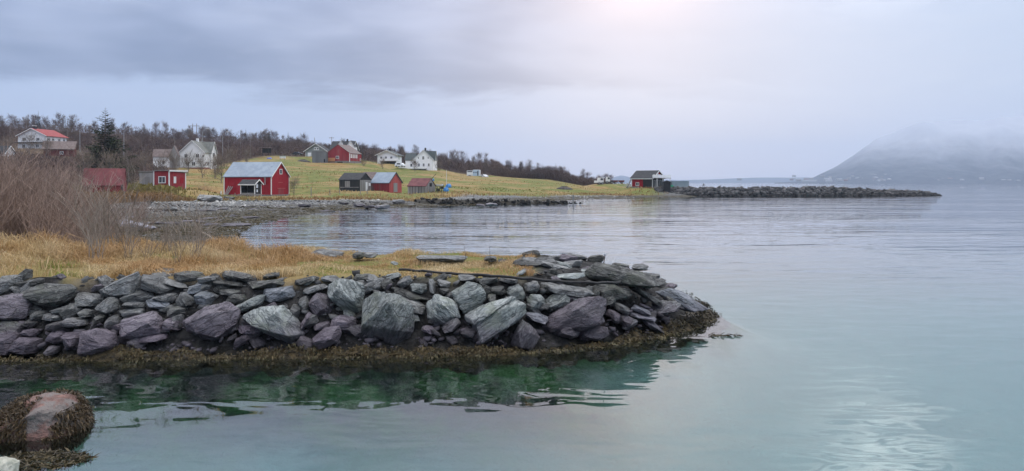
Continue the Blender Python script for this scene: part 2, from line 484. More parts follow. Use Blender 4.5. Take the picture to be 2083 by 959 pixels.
# ------------------------------------------------------------------ water
def water_mat():
    m = bpy.data.materials.new('water'); m.use_nodes = True
    t = NT(m.node_tree)
    g = t.n('ShaderNodeNewGeometry'); P = g.outputs['Position']
    sp = t.n('ShaderNodeSeparateXYZ'); t.l(P, sp.inputs[0])
    def layer(sx, sy, scale, det, dist, loc=0):
        mp = t.n('ShaderNodeMapping'); t.l(P, mp.inputs[0])
        mp.inputs['Scale'].default_value = (sx, sy, 1); mp.inputs['Location'].default_value = (loc, loc*1.7, 0)
        mp.inputs['Rotation'].default_value = (0, 0, R(6))
        return t.noise(mp.outputs[0], scale, det, 0.5, dist)
    far = t.ss(sp.outputs[1], 20.0, 45.0)
    n_sm = layer(0.55, 1.0, 1.1, 2, 0.3)           # lazy wavelets close by
    n_md = layer(0.22, 1.0, 0.55, 3, 0.5, 4.0)     # long ripples across the bay
    n_lg = layer(0.4, 1.0, 0.06, 3, 0.3, 9.0)      # patches of breeze
    br = t.ss(n_lg, 0.38, 0.62, 0.25, 1.0)
    # patch of breeze on the open water to the right
    hgt = t.m('ADD', t.m('MULTIPLY', n_sm, 0.030), t.m('MULTIPLY', t.m('MULTIPLY', n_md, br), t.ss(sp.outputs[1], 16.0, 50.0, 0.02, 0.16)))
    bp = t.n('ShaderNodeBump'); bp.inputs['Strength'].default_value = 1.0; bp.inputs['Distance'].default_value = 1.0
    t.l(hgt, bp.inputs['Height'])
    fr = t.n('ShaderNodeFresnel'); fr.inputs['IOR'].default_value = 1.58; t.l(bp.outputs[0], fr.inputs['Normal'])
    gl = t.n('ShaderNodeBsdfGlossy'); gl.inputs['Roughness'].default_value = 0.015; t.l(bp.outputs[0], gl.inputs['Normal'])
    gl.inputs['Color'].default_value = (0.98, 0.98, 0.99, 1)
    tr = t.n('ShaderNodeBsdfTransparent'); tr.inputs['Color'].default_value = (0.86, 0.97, 0.97, 1)
    mx = t.n('ShaderNodeMixShader'); t.l(fr.outputs[0], mx.inputs[0]); t.l(tr.outputs[0], mx.inputs[1]); t.l(gl.outputs[0], mx.inputs[2])
    o = t.n('ShaderNodeOutputMaterial'); t.l(mx.outputs[0], o.inputs['Surface'])
    va = t.n('ShaderNodeVolumeAbsorption'); va.inputs['Color'].default_value = (0.35, 0.80, 0.82, 1); va.inputs['Density'].default_value = 0.24
    t.l(va.outputs[0], o.inputs['Volume'])
    return m
wm = water_mat()
wo = MB().box(-7900, 7900, -150, 8400, -5.0, 0.0).build('water', wm); wo['kind'] = 'structure'

# ------------------------------------------------------------------ far shore
def build_mountain(name, pts, Y0, depth, seed, mat):
    """pts: skyline (px, py) at about Y0+depth*0.6; slopes run down to the waterline at Y0"""
    pxs = np.linspace(pts[0][0], pts[-1][0], 150); v = np.linspace(0, 1, 60)
    top = np.interp(pxs, [p[0] for p in pts], [HZ - p[1] for p in pts]) * (Y0 + depth*0.6) / F
    P, Vv = np.meshgrid(pxs, v)
    Y = Y0 + Vv*depth + (vnoise(P, P*0, 40, seed) - .5)*depth*0.1
    X = (P - CX)/F*Y
    prof = np.where(Vv < .6, (Vv/.6)**1.25, 1 - ((Vv - .6)/.4)**2*0.3)
    Z = top[None, :]*prof
    rough = sstep(Vv, 0, .25)*np.minimum(top[None, :], 300)
    Z = Z + rough*((vnoise(X, Y, depth*.22, seed+1) - .5)*.22 + (vnoise(X, Y, depth*.07, seed+2) - .5)*.09 + (vnoise(X, Y, depth*.02, seed+3) - .5)*.03) - 0.5*(1 - sstep(Vv, 0, .02)) - 3*(Vv < 0.001)
    nr, nc = P.shape
    i = np.arange(nr*nc).reshape(nr, nc)
    Fc = np.stack([i[:-1,:-1].ravel(), i[:-1,1:].ravel(), i[1:,1:].ravel(), i[1:,:-1].ravel()], 1)
    o = link(name, mesh_np(name, np.stack([X.ravel(), Y.ravel(), Z.ravel()], 1), Fc, mat, True)); o['kind'] = 'structure'
    return o

def mountain_mat():
    m = bpy.data.materials.new('mountain'); m.use_nodes = True
    t = NT(m.node_tree)
    g = t.n('ShaderNodeNewGeometry'); P = g.outputs['Position']
    sp = t.n('ShaderNodeSeparateXYZ'); t.l(P, sp.inputs[0])
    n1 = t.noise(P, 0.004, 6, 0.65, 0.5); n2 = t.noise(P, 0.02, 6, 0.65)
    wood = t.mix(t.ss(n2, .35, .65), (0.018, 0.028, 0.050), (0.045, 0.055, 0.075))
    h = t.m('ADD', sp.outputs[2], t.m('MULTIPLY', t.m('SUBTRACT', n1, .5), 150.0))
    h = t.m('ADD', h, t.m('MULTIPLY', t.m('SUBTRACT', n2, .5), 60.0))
    c = t.mix(t.ss(h, 10.0, 300.0), wood, (0.43, 0.46, 0.52))     # snow, graded with height to paint the fade into low cloud
    b = t.n('ShaderNodeBsdfPrincipled'); t.l(c, b.inputs['Base Color']); b.inputs['Roughness'].default_value = 0.95
    o = t.n('ShaderNodeOutputMaterial'); t.l(b.outputs[0], o.inputs['Surface'])
    return m
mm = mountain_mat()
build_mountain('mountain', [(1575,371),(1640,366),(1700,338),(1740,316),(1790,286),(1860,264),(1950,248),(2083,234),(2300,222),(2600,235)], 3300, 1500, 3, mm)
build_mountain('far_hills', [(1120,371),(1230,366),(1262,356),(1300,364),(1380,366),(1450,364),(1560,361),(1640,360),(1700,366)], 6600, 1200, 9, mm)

# ------------------------------------------------------------------ haze
def build_haze():
    m = bpy.data.materials.new('haze'); m.use_nodes = True
    t = NT(m.node_tree)
    pv = t.n('ShaderNodeVolumePrincipled')
    pv.inputs['Color'].default_value = (0.68, 0.81, 1.0, 1); pv.inputs['Density'].default_value = HAZE
    pv.inputs['Anisotropy'].default_value = 0.0
    o = t.n('ShaderNodeOutputMaterial'); t.l(pv.outputs[0], o.inputs['Volume'])
    b = MB().box(-9000, 9000, -300, 9000, -6.2, 440).build('haze', m); b['kind'] = 'stuff'
HAZE = 1.25e-4
build_haze()
# ------------------------------------------------------------------ stones
def rock_mat(name, c1, c2, c3):
    m = bpy.data.materials.new(name); m.use_nodes = True
    t = NT(m.node_tree)
    tc = t.n('ShaderNodeTexCoord'); oi = t.n('ShaderNodeObjectInfo')
    off = t.vm('ADD', tc.outputs['Object'], oi.outputs['Location'])
    mp = t.n('ShaderNodeMapping'); t.l(off, mp.inputs[0]); mp.inputs['Scale'].default_value = (1.0, 1.0, 4.5)
    st = t.noise(mp.outputs[0], 3.4, 9, 0.7, 0.9)
    big = t.noise(off, 2.2, 5, 0.6, 0.4)
    fine = t.noise(off, 26.0, 5, 0.7)
    c = t.mix(t.ss(st, .38, .62), tuple(v*.8 for v in c1), tuple(v*1.12 for v in c2))
    c = t.mix(t.ss(big, .50, .68, 0, .75), c, c3)
    c = t.mix(t.ss(fine, .60, .78, 0, .35), c, tuple(min(1, v*1.9) for v in c2))
    # joints and cracks
    wv = t.n('ShaderNodeTexNoise'); t.l(off, wv.inputs['Vector']); wv.inputs['Scale'].default_value = 3.0
    wp = t.vm('ADD', mp.outputs[0], wv.outputs['Color'])
    vo = t.n('ShaderNodeTexVoronoi', feature='DISTANCE_TO_EDGE'); t.l(wp, vo.inputs['Vector']); vo.inputs['Scale'].default_value = 1.25
    crack = t.ss(vo.outputs['Distance'], 0.0, 0.045)
    c = t.mix(t.ss(crack, 0, 1, .45, 0), c, tuple(v*.4 for v in c1))
    # pale lichen and quartz
    li = t.noise(off, 11.0, 4, 0.6, 0.3)
    c = t.mix(t.ss(li, .62, .70, 0, .55), c, (0.40, 0.41, 0.36))
    c = t.mix(t.ss(fine, .42, .25, 0, .5), c, tuple(v*0.45 for v in c1))
    g = t.n('ShaderNodeNewGeometry'); sp = t.n('ShaderNodeSeparateXYZ'); t.l(g.outputs['Position'], sp.inputs[0])
    # tide line: stones below it are stained violet-dark and stay wet
    lvl = t.m('ADD', sp.outputs[2], t.m('MULTIPLY', t.m('SUBTRACT', big, .5), 0.5))
    wet = t.ss(lvl, 0.85, 0.35)
    c = t.mix(t.m('MULTIPLY', wet, .62), c, t.mix(t.ss(st, .34, .66), (0.085, 0.068, 0.092), (0.20, 0.165, 0.205)))
    c = t.mix(t.ss(lvl, 0.16, 0.02, 0, .8), c, (0.022, 0.020, 0.014))
    hv = t.n('ShaderNodeHueSaturation'); t.l(c, hv.inputs['Color'])
    t.l(t.m('ADD', t.m('MULTIPLY', oi.outputs['Random'], .6), .72), hv.inputs['Value'])
    b = t.n('ShaderNodeBsdfPrincipled'); t.l(hv.outputs[0], b.inputs['Base Color'])
    t.l(t.ss(wet, 0, 1, .72, .5), b.inputs['Roughness']); b.inputs['Specular IOR Level'].default_value = 0.35
    bp = t.n('ShaderNodeBump'); bp.inputs['Strength'].default_value = 1.0; bp.inputs['Distance'].default_value = 0.09
    t.l(t.m('ADD', t.m('ADD', st, t.m('MULTIPLY', fine, .8)), t.m('MULTIPLY', crack, .4)), bp.inputs['Height']); t.l(bp.outputs[0], b.inputs['Normal'])
    o = t.n('ShaderNodeOutputMaterial'); t.l(b.outputs[0], o.inputs['Surface'])
    return m
RM = [rock_mat('slate_grey', (0.155,0.16,0.158), (0.31,0.32,0.315), (0.22,0.225,0.205)),
      rock_mat('slate_violet', (0.155,0.138,0.160), (0.29,0.262,0.295), (0.22,0.205,0.22)),
      rock_mat('slate_teal', (0.21,0.24,0.235), (0.41,0.445,0.43), (0.28,0.31,0.25)),
      rock_mat('slate_dark', (0.070,0.072,0.068), (0.175,0.18,0.17), (0.13,0.14,0.11)),
      rock_mat('slate_blue', (0.20,0.225,0.25), (0.36,0.39,0.43), (0.26,0.28,0.29))]

def rock_mesh(name, poly, depth, seed, mat, cuts=3, ledge=0.05, th=0.09, bulge=(.5, .82)):
    """poly: outline (x,z) in metres round its centre, as seen from the front"""
    rd = random.Random(seed)
    bm = bmesh.new()
    n = len(poly)
    dx = rd.uniform(-.12, .12); 
    for i, (x, z) in enumerate(poly):
        bm.verts.new((x, rd.uniform(-.12, .18)*depth, z))
        f = rd.uniform(.7, .95)
        bm.verts.new((x*f, depth*rd.uniform(.35, .55), z*f))
    # a few proud corners give the front its large flat faces
    a0 = rd.uniform(0, 6.28); kf = rd.choice((3, 4, 4, 5))
    for j in range(kf):
        i = int((j + rd.uniform(-.2, .2))/kf*n + a0) % n
        f = rd.uniform(*bulge)
        bm.verts.new((poly[i][0]*f, -depth*rd.uniform(.30, .55), poly[i][1]*f))
    h = bmesh.ops.convex_hull(bm, input=list(bm.verts))
    dead = [e for e in h['geom_interior'] + h['geom_unused'] if isinstance(e, bmesh.types.BMVert)]
    bmesh.ops.delete(bm, geom=list(set(dead)), context='VERTS')
    bmesh.ops.dissolve_limit(bm, angle_limit=R(9), verts=bm.verts, edges=bm.edges)
    size = max(max(abs(p[0]) for p in poly), max(abs(p[1]) for p in poly))
    bmesh.ops.bevel(bm, geom=list(bm.edges), offset=size*0.018, segments=1, affect='EDGES', profile=.6, clamp_overlap=True)
    bmesh.ops.triangulate(bm, faces=bm.faces)
    for _ in range(cuts):
        lim = size*(0.42, 0.22, 0.11, .06)[_]
        es = [e for e in bm.edges if e.calc_length() > lim]
        if es: bmesh.ops.subdivide_edges(bm, edges=es, cuts=1, use_grid_fill=False)
        bmesh.ops.triangulate(bm, faces=[f for f in bm.faces if len(f.verts) > 3])
    o = seed*3.17
    for v in bm.verts:
        p = v.co
        w = mnoise.noise(Vector((p.x*1.3 + o, p.y*1.3, p.z*1.3)))*th*1.2
        s = (p.z + w)/th
        k = math.floor(s)
        hs = lambda q: math.modf(math.sin(q*12.9898 + seed)*43758.5453)[0]
        r = Vector((p.x, p.y, 0))
        if r.length > 1e-4:
            r.normalize(); p += r*(hs(k))*ledge*size*1.0
        q = Vector((p.x*3.2/size*0.5 + o, p.y*3.2/size*0.5, p.z*3.2/size*0.5))
        v.co = p + p.normalized()*(mnoise.noise(q)*0.05*size + mnoise.noise(q*3.1)*0.03*size + mnoise.noise(q*7.3)*.020*size + mnoise.noise(q*15)*.009*size)
    bmesh.ops.recalc_face_normals(bm, faces=bm.faces)
    me = bpy.data.meshes.new(name); bm.to_mesh(me); bm.free()
    for p in me.polygons: p.use_smooth = True
    me.set_sharp_from_angle(angle=R(24))
    me.materials.append(mat)
    return me

def bbox_poly(w, h, seed, n=9):
    rd = random.Random(seed); P = []
    for i in range(n):
        a = 2*math.pi*(i + rd.uniform(-.3, .3))/n
        c, s_ = math.cos(a), math.sin(a)
        e = 0.62
        x = math.copysign(abs(c)**e, c)*rd.uniform(.82, 1.02); z = math.copysign(abs(s_)**e, s_)*rd.uniform(.8, 1.02)
        P.append((x*w/2, z*h/2))
    return P

fx = [p[0] for p in LAND[:9]]; fy = [p[1] for p in LAND[:9]]
def slope_point(px, py):
    Yf = float(np.interp(px, fx, fy)); k = py - HZ
    z = (F*H - k*Yf)/(F + k/.85)
    Y = Yf + z/.85
    if z > 1.45: z = 1.45; Y = F*(H - z)/k
    return Y, z

wall = empty('rock_embankment', (-2, 17, 0))
tag(wall, 'embankment of piled angular slate boulders running out into the still water', 'embankment')
WM = wall.matrix_world.copy()
def put_stone(c, me, tilt=0.0, rz=0.0, name='stone', parent=wall, base=Vector((-2, 17, 0))):
    o = link(name, me, parent)
    o.location = Vector(c) - base; o.rotation_euler = (0, tilt, rz)
    return o

_sid = [0]
def stone_px(x0, y0, x1, y1, tilt, tone, poly=None, depth=None, back=0.25, Y=None, ledge=.05):
    """a stone that fills the given box of the photograph, lying on the slope of the embankment"""
    _sid[0] += 1; sid = _sid[0]
    cx, cyy = (x0+x1)/2, (y0+y1)/2
    if Y is None: Ys, z = slope_point(cx, cyy)
    else: Ys = Y
    if not poly and Y is None:
        gx, gy = (x1-x0)*.07, (y1-y0)*.09; x0 -= gx; x1 += gx; y0 -= gy; y1 += gy
    sc_ = Ys/F
    w, h = (x1-x0)*sc_, (y1-y0)*sc_
    d = depth or min(1.0, 0.35 + 0.5*math.sqrt(w*h)) if not depth else depth
    Yc = Ys + d*back - 0.05
    ctr = pt(cx, cyy, Yc)
    s2 = Yc/F
    t = R(tilt)
    if poly:
        P = [((x - cx)*s2, -(y - cyy)*s2) for x, y in poly]
    else:
        # invert the tilt so that the rotated outline fills the box
        c, s_ = abs(math.cos(t)), abs(math.sin(t))
        W, Hh = w*s2/sc_, h*s2/sc_
        den = c*c - s_*s_
        if abs(den) > .35:
            a = max((W*c - Hh*s_)/den, .5*W); b = max((Hh*c - W*s_)/den, .45*min(W, Hh))
        else: a, b = W, Hh*.7
        P = None
    big = max(w, h)
    cuts = 4 if big > .55 else 3
    if poly:
        Q = [(x*math.cos(t) + z*math.sin(t), -x*math.sin(t) + z*math.cos(t)) for x, z in P]
        # local frame is turned by the tilt
        Q = [(x*math.cos(t) - z*math.sin(t), x*math.sin(t) + z*math.cos(t)) for x, z in P]
    else:
        Q = bbox_poly(a, b, sid*7 + 1)
    me = rock_mesh('stone', Q, d, sid, RM[tone], cuts, ledge, th=max(.05, big*.13))
    return put_stone(ctr, me, t, 0)

Z6 = lambda L: [(x/3.688, 520 + y/3.688) for x, y in L]
Z7 = lambda L: [(400 + x/3.689, 500 + y/3.689) for x, y in L]
Z8 = lambda L: [(900 + x/3.472, 490 + y/3.472) for x, y in L]
def bb(L): xs = [p[0] for p in L]; ys = [p[1] for p in L]; return min(xs), min(ys), max(xs), max(ys)

BIG = [ # outline, tilt of the layering, tone
 (Z7([(1240,430),(1330,360),(1470,365),(1530,385),(1620,440),(1640,540),(1635,640),(1590,730),(1480,775),(1330,720),(1230,690),(1235,560)]), -60, 2),
 (Z7([(980,310),(1060,255),(1200,265),(1265,300),(1250,400),(1225,545),(1120,500),(1030,430),(970,360)]), 50, 2),
 (Z7([(330,540),(480,460),(640,445),(700,510),(750,590),(810,670),(710,755),(640,690),(590,640),(440,580)]), 38, 2),
 (Z6([(1380,490),(1530,390),(1690,345),(1800,400),(1790,500),(1700,610),(1600,640),(1480,600),(1400,560)]), -24, 1),
 (Z7([(860,700),(960,620),(1060,605),(1085,660),(1060,720),(920,795),(850,750)]), -28, 1),
 (Z8([(160,525),(280,460),(470,410),(600,440),(605,500),(520,580),(300,730),(235,745),(200,640)]), -35, 2),
 (Z8([(700,590),(800,500),(940,420),(1080,390),(1150,420),(1160,580),(1050,610),(900,700),(840,670),(730,630)]), -20, 1),
 (Z8([(480,740),(520,620),(560,560),(640,620),(690,690),(640,760),(540,775)]), -50, 0),
 (Z8([(60,360),(180,285),(270,310),(310,380),(290,450),(150,520),(110,470)]), -15, 2),
 (Z7([(1725,440),(1780,365),(1880,385),(1960,450),(1985,540),(1900,600),(1800,610),(1740,540)]), 50, 2),
 (Z8([(985,230),(1080,150),(1250,180),(1400,215),(1490,250),(1560,330),(1480,340),(1300,330),(1100,290),(1010,260)]), 14, 3),
 (Z8([(1490,360),(1600,330),(1700,360),(1800,420),(1895,490),(1760,500),(1650,480),(1560,410)]), 24, 4),
 (Z6([(595,580),(740,540),(830,590),(865,660),(840,720),(720,765),(600,760)]), 6, 1),
 (Z6([(890,560),(920,480),(1130,420),(1180,480),(1200,590),(1050,640),(930,620)]), -12, 1),
 (Z6([(-60,320),(60,295),(190,290),(210,400),(190,470),(130,505),(-60,490)]), 0, 1),
 (Z6([(135,280),(300,215),(540,215),(570,250),(520,340),(400,385),(220,375)]), -6, 3),
 (Z6([(720,270),(900,170),(1050,115),(1060,290),(900,320),(760,320)]), -20, 0),
 (Z6([(1060,140),(1180,160),(1310,250),(1270,290),(1140,285),(1060,250)]), 18, 0),
]
for L, tl, tn in BIG:
    stone_px(*bb(L), tl, tn, poly=L, back=.0, ledge=.06)

MID = [ # x0,y0,x1,y1,tilt,tone
 (-4,560,45,601,0,0),(24,565,92,588,-8,3),(-6,653,46,686,5,3),(-10,676,38,723,0,1),(26,685,79,720,4,1),(96,672,130,700,10,1),(130,677,163,707,0,1),
 (279,680,336,699,-6,1),(152,595,210,627,8,0),(199,601,248,646,-30,0),(245,592,315,620,-6,0),(298,607,350,632,12,4),(316,544,355,566,6,3),(355,551,412,577,4,3),
 (306,554,347,573,8,0),(334,569,385,586,14,0),(380,576,416,601,-15,4),(393,590,439,628,15,4),(431,569,491,586,6,3),(445,551,520,576,6,3),(401,558,445,578,-8,0),
 (331,645,371,675,8,1),(244,627,293,645,-4,0),(89,637,130,653,6,0),(127,615,163,653,-40,0),(163,628,190,649,10,0),(130,647,174,666,4,0),(95,650,141,677,-12,3),
 (46,670,73,685,0,1),(214,642,244,672,-20,0),(184,639,211,672,30,3),(361,593,393,631,45,0),(315,596,361,615,-5,0),(342,620,377,650,-10,3),(108,620,152,640,-10,0),
 (249,612,296,628,4,0),(445,588,488,603,5,3),(92,707,114,722,0,0),(66,634,88,652,0,0),(52,650,74,666,8,3),
 (500,568,576,589,-5,3),(535,554,568,568,-8,3),(530,579,607,619,-8,4),(466,598,541,644,-24,2),(481,657,541,684,12,1),(582,619,614,657,20,0),(628,592,674,653,48,1),
 (606,603,633,635,-20,0),(671,638,728,679,12,1),(732,562,785,603,-25,0),(807,562,839,589,-35,0),(834,576,869,598,5,2),(801,587,872,614,18,3),(808,600,869,643,25,0),
 (896,644,940,681,-30,0),(869,568,888,600,80,0),(888,568,918,587,15,0),(893,584,915,600,10,3),(609,636,636,671,30,1),(617,576,666,600,-14,0),(855,663,885,680,12,1),
 (600,562,650,581,-8,3),(650,562,690,573,0,0),(725,568,750,581,5,0),(636,655,671,674,-8,1),(745,560,770,580,40,0),(770,566,800,590,-10,3),
 (1028,579,1070,617,-10,2),(1064,571,1100,598,-10,0),(1070,598,1110,637,12,2),(1102,588,1166,640,-30,2),(1070,634,1116,660,15,4),(1099,573,1205,608,10,0),
 (1122,556,1194,571,-4,2),(1040,527,1110,556,4,3),(1095,530,1165,556,14,0),(1200,576,1283,614,8,3),(1283,588,1349,617,30,3),(1323,611,1385,643,-8,0),
 (1277,637,1339,652,12,4),(1306,650,1349,677,34,4),(1283,620,1326,645,20,4),(1231,628,1266,657,25,1),(1177,663,1240,695,-8,3),(1246,614,1286,645,30,0),
 (994,582,1028,602,-5,3),(972,560,1015,582,-12,3),(1015,562,1055,579,8,0),(990,596,1012,622,-10,3),(1050,548,1072,562,-25,2),(932,558,966,575,5,0),
 (1160,600,1215,630,10,3),(1215,600,1255,625,-15,3),(1130,655,1180,690,10,3),(1255,640,1290,668,15,3),(1350,600,1400,630,24,3),
]
for a in MID: stone_px(*a)

# slabs along the far side of the embankment
for a in [(838,517,955,538,2,0,20.8),(985,521,1012,534,0,3,20.6),(1010,526,1036,537,5,3,20.8),(628,505,705,529,6,0,22.2),(715,513,742,528,0,3,21.5),
          (738,512,768,527,4,0,21.8),(1060,523,1130,546,8,0,20.4),(1120,528,1168,552,16,2,20.2),(793,531,812,541,20,2,19.6)]:
    stone_px(*a[:6], Y=a[6], back=.2, depth=.9 if a[2]-a[0] > 60 else .45)

# small stones wedged between the big ones
fill = [rock_mesh('stone', bbox_poly(1, random.uniform(.45, .8), 900 + i, 6), random.uniform(.6, .9), 500 + i, RM[(0, 3, 0, 1, 3, 0, 2, 3)[i]], 2, .06, .14) for i in range(8)]
rd = random.Random(5)
for i in range(135):
    px = rd.uniform(-60, 1330); z = rd.uniform(.12, 1.5)
    Yf = float(np.interp(px, fx, fy)); Y = Yf + z/.85 + rd.uniform(.06, .26)
    o = put_stone((px2x(px, Y), Y, z + .02), fill[rd.randrange(8)], rd.uniform(-.7, .7), rd.uniform(-.5, .5))
    s = rd.uniform(.20, .48); o.scale = (s, s, s*rd.uniform(.7, 1))

for i in range(34):
    px = rd.uniform(1060, 1400); Y = rd.uniform(18.6, 24.0) if px < 1330 else rd.uniform(20, 22.6)
    x = px2x(px, Y); zz = max(gz(x, Y), .15)
    o = put_stone((x, Y, zz + .06), fill[rd.randrange(8)], rd.uniform(-.4, .4), rd.uniform(-.8, .8))
    s = rd.uniform(.35, .8); o.scale = (s, s, s*rd.uniform(.5, .8))

# ------------------------------------------------------------------ bladder wrack along the waterline
weed_m = attr_mat('bladder_wrack', 'tint', rough=.55, spec=.4)
def ribbons(P, N, L, W, tint, seed, droop=.6):
    """short drooping fronds: P (n,3) roots, N (n,3) directions"""
    r = np.random.default_rng(seed); n = len(P)
    side = np.cross(N, r.normal(size=(n, 3))); side /= np.linalg.norm(side, axis=1, keepdims=True) + 1e-9
    W = W[:, None]; L = L[:, None]
    mid = P + N*L*.55 + r.normal(size=(n, 3))*L*.12
    tip = P + N*L*.9 + r.normal(size=(n, 3))*L*.2; tip[:, 2] -= L[:, 0]*droop
    V = np.stack([P - side*W*.5, P + side*W*.5, mid + side*W*.5, mid - side*W*.5, tip], 1).reshape(-1, 3)
    b = np.arange(n)[:, None]*5
    Fc = np.concatenate([b + [0,1,2], b + [0,2,3], b + [3,2,4]])
    return V, Fc, np.repeat(tint, 5, axis=0)

def weed_path():
    P = np.array([((px - CX)/F*Y, Y) for px, Y in LAND[:13]])
    for _ in range(3):
        A = P[:-1]*.75 + P[1:]*.25; B = P[:-1]*.25 + P[1:]*.75
        P = np.concatenate([P[:1], np.stack([A, B], 1).reshape(-1, 2), P[-1:]])
    d = np.diff(P, axis=0); s = np.concatenate([[0], np.cumsum(np.hypot(d[:, 0], d[:, 1]))])
    return P, s
WP, WS = weed_path()
def along(s):
    x = np.interp(s, WS, WP[:, 0]); y = np.interp(s, WS, WP[:, 1])
    x2 = np.interp(s + .3, WS, WP[:, 0]); y2 = np.interp(s + .3, WS, WP[:, 1])
    x1 = np.interp(s - .3, WS, WP[:, 0]); y1 = np.interp(s - .3, WS, WP[:, 1])
    tx, ty = x2 - x1, y2 - y1; l = np.hypot(tx, ty) + 1e-9
    return x, y, -ty/l, tx/l          # point and inward normal
S_TIP = float(WS[np.argmax(WP[:, 0])])
def weed_top(s):
    right = sstep(s, S_TIP - 4.2, S_TIP - 1.8)
    return -.03 + .21*sstep(vnoise(s*90, s*0, 70, 4), .3, .95) + .10*vnoise(s*90, s*0, 17, 6) + right*.20, right

def build_weed():
    r = np.random.default_rng(4)
    n = 13000
    s = r.uniform(4.5, WS[-1] - 1, n)
    x, y, nx, ny = along(s)
    top, right = weed_top(s)
    z = -.06 + (top + .06)*r.uniform(0, 1, n)**1.1
    off = z/.85 + .06 - .24*r.uniform(0, 1, n)*vnoise(s*90, z*300, 30, 19)*1.5
    X = x + nx*off; Y = y + ny*off
    z = z + r.uniform(-.02, .08, n)
    P = np.stack([X, Y, z], 1)
    out = np.abs(r.normal(size=n))*.6 + .3
    N = np.stack([r.normal(size=n)*.7 - nx*out, -ny*out + r.normal(size=n)*.3, r.normal(size=n)*.4 - .35], 1); N /= np.linalg.norm(N, axis=1, keepdims=True)
    cl = vnoise(X, z*6, .45, 12)
    a = np.array([.018,.014,.006]); b = np.array([.105,.075,.029]); c = np.array([.085,.080,.030])
    k = np.clip((cl - .5)*1.9 + .42 + r.normal(size=n)*.14 - right*.30, 0, 1)[:, None]
    tint = a*(1-k) + b*k
    gl = (r.uniform(size=n) < .25)[:, None]
    tint = np.where(gl, tint*.5 + c*.5, tint)
    # paler scum of weed afloat at the very edge
    fl = (z < .05) & (r.uniform(size=n) < .55)
    tint = np.where(fl[:, None], tint*.6 + np.array([.16,.14,.07])*.6, tint)
    V, Fc, T = ribbons(P, N, r.uniform(.03, .10, n), r.uniform(.012, .03, n), tint, 8)
    me = mesh_np('seaweed', V, Fc, weed_m); add_col(me, 'tint', T)
    o = link('seaweed', me); tag(o, 'brown bladder wrack draped along the waterline of the embankment', 'seaweed', kind='stuff')
    # lumpy mass under the fronds
    us = np.linspace(4, WS[-1] - .5, 620); zs = np.linspace(-.35, 1, 18)
    A, B = np.meshgrid(us, zs)
    tp, rt = weed_top(A)
    zz = np.where(B < 0, B, B*(tp - .02))
    x, y, nx, ny = along(A)
    off = zz/.85 + .05 - .16*vnoise(A*90, zz*300, 22, 9) - .08*vnoise(A*90, zz*300, 8, 10) + .30*sstep(B, .7, 1) - .1*(B < .02)
    Xb = x + nx*off; Yb = y + ny*off
    nr, nc = A.shape; i = np.arange(nr*nc).reshape(nr, nc)
    Fc = np.stack([i[:-1,:-1].ravel(), i[:-1,1:].ravel(), i[1:,1:].ravel(), i[1:,:-1].ravel()], 1)
    me2 = mesh_np('seaweed_mat', np.stack([Xb.ravel(), Yb.ravel(), zz.ravel()], 1), Fc,
                  pmat('weed_mass', (0.020,0.016,0.007), (0.105,0.075,0.030), 7, .55, 1.0, bdist=.10, bscale=26, spec=.4, coords='Object'), True)
    link('seaweed_mat', me2, o)
build_weed()

def weed_patch(name, label, centre, n, rx, ry, seed, parent=None, zf=None, tl=.16):
    r = np.random.default_rng(seed)
    a = r.uniform(0, 2*np.pi, n); q = np.sqrt(r.uniform(0, 1, n))
    P = np.stack([np.cos(a)*q*rx, np.sin(a)*q*ry, r.uniform(0, .03, n)], 1) + np.array(centre)
    N = np.stack([r.normal(size=n), r.normal(size=n), r.uniform(0, .12, n)], 1); N /= np.linalg.norm(N, axis=1, keepdims=True)
    k = r.uniform(0, 1, (n, 1)); tint = np.array([.02,.017,.008])*(1-k) + np.array([.10,.075,.03])*k
    V, Fc, T = ribbons(P, N, r.uniform(.4, 1, n)*tl, r.uniform(.01, .025, n), tint, seed, .02)
    me = mesh_np(name, V, Fc, weed_m); add_col(me, 'tint', T)
    o = link(name, me)
    tag(o, label, 'seaweed', kind='stuff')
    return o
weed_patch('floating_seaweed', 'thin line of seaweed afloat off the tip of the embankment', (px2x(1472, 18.1), 18.1, .0), 90, .42, .10, 3)

